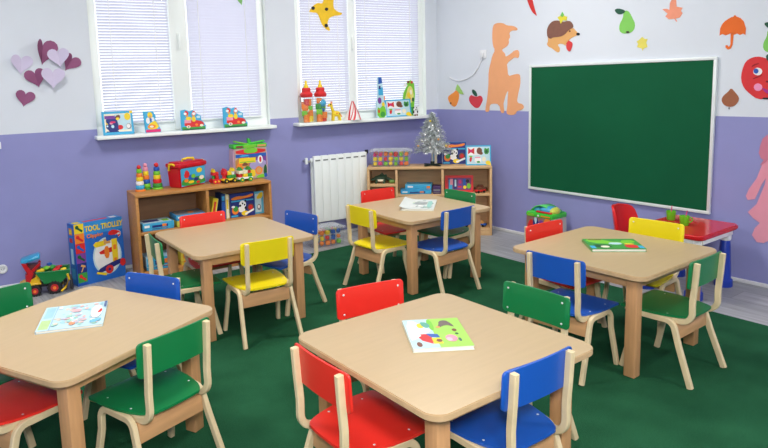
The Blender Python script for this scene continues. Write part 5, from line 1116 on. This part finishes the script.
cutout('paper_leaf', 'green paper tip hanging at the top of the first window', 'paper cutout', W0, RL, [('sheet', M(130, 190, 110, .8, .05), [(-2.135, 2.225), (-2.003, 2.231), (-2.031, 2.133), (-2.042, 2.075), (-2.072, 2.107)], 0)])
gl = [o for o in bpy.data.objects if o.get('label', '').startswith('green paper tip')][0]
gl.location = Vector(gl.location) + Vector(L(0, -.014, 0))

# ------------------------------------------------------------------ small wall fittings
t = thing('power_socket', 'white wall socket with a plug above the peach figure', 'socket', (0, -.617, 1.632), RR)
MB().box((0, -.005, 0), (.075, .01, .075), M(232, 234, 236, .4, .02), .003).build('face_plate', t)
m = MB(); m.box((0, -.021, -.01), (.032, .024, .045), M(222, 225, 228, .4, .02), .006); m.build('plug', t)
cord = [(0, -.617, 1.60), (0, -.603, 1.585), (0, -.585, 1.55), (0, -.54, 1.485), (0, -.49, 1.44), (0, -.434, 1.416), (0, -.37, 1.398), (0, -.312, 1.392), (0, -.25, 1.402), (0, -.19, 1.43)]
m = MB(); m.tube([(-b - .617, -.012 if i else -.02, z - 1.632) for i, (a, b, z) in enumerate(cord)], .0045, M(240, 241, 244, .4, .02)); m.build('cord', t)
t = thing('wall_socket', 'round white wall socket low on the left wall', 'socket', L(-3.985, 0, .145), RL)
m = MB(); m.lathe([(.034, 0), (.034, .006), (.03, .011), (.02, .011), (.018, .004), (.001, .004)], M(225, 228, 228, .4, .02), n=24, rot=Matrix.Rotation(PI / 2, 3, 'X')); m.build('face_plate', t)
m = MB(); m.cyl((-.008, -.0035, 0), (-.008, -.0055, 0), .003, c3('grey')); m.cyl((.008, -.0035, 0), (.008, -.0055, 0), .003, c3('grey')); m.build('pin_hole', t)
t = thing('wall_switch', 'white switch box cut off by the left picture edge', 'switch', L(-3.95, 0, 1.04), RL)
MB().box((0, -.012, 0), (.075, .024, .05), M(232, 234, 236, .4, .02), .004).build('face_plate', t)
MB().box((0, -.026, 0), (.05, .006, .03), M(240, 240, 240, .4, .02), .002).build('rocker', t)

# ------------------------------------------------------------------ light
def added_ceiling_lamp(x, y, power):  # unseen fixtures, added to brighten the room from above and behind the camera
    t = thing('added_ceiling_light', 'unseen white square ceiling light added to brighten the room', 'light', (x, y, H), 0, 'added ceiling lights')
    MB().box((0, 0, -.03), (.62, .62, .06), WHITE, .004).build('housing', t)
    l = bpy.data.lights.new('added_lamp', 'AREA'); l.shape = 'SQUARE'; l.size = .58; l.energy = power; l.color = (1, .965, .93)
    o = bpy.data.objects.new('added_lamp', l); COL.objects.link(o); o.location = (x, y, H - .065)
for x, y in ((-1.5, -1.6), (-4.3, -1.6), (-1.5, -5.6), (-4.3, -5.6)): added_ceiling_lamp(x, y, 42)
l = bpy.data.lights.new('camera_flash', 'AREA'); l.shape = 'DISK'; l.size = .3; l.energy = 45; l.color = (1, .98, .96)
o = bpy.data.objects.new('camera_flash', l); COL.objects.link(o)
o.matrix_world = mw @ Matrix.Translation((.05, .28, .1))
w = bpy.data.worlds.new('sky'); S.world = w; w.use_nodes = True
N = w.node_tree.nodes; K = w.node_tree.links
tc = N.new('ShaderNodeTexCoord'); sp = N.new('ShaderNodeSeparateXYZ'); cr = N.new('ShaderNodeValToRGB')
K.new(tc.outputs['Generated'], sp.inputs[0]); K.new(sp.outputs['Z'], cr.inputs['Fac'])
cr.color_ramp.elements[0].color = (.86, .88, .92, 1); cr.color_ramp.elements[1].color = (.95, .97, 1, 1)
K.new(cr.outputs['Color'], N['Background'].inputs['Color']); N['Background'].inputs['Strength'].default_value = 2.1
S.view_settings.view_transform = 'Standard'; S.view_settings.look = 'None'; S.view_settings.gamma = 1; S.view_settings.exposure = 0
S.view_settings.use_curve_mapping = False
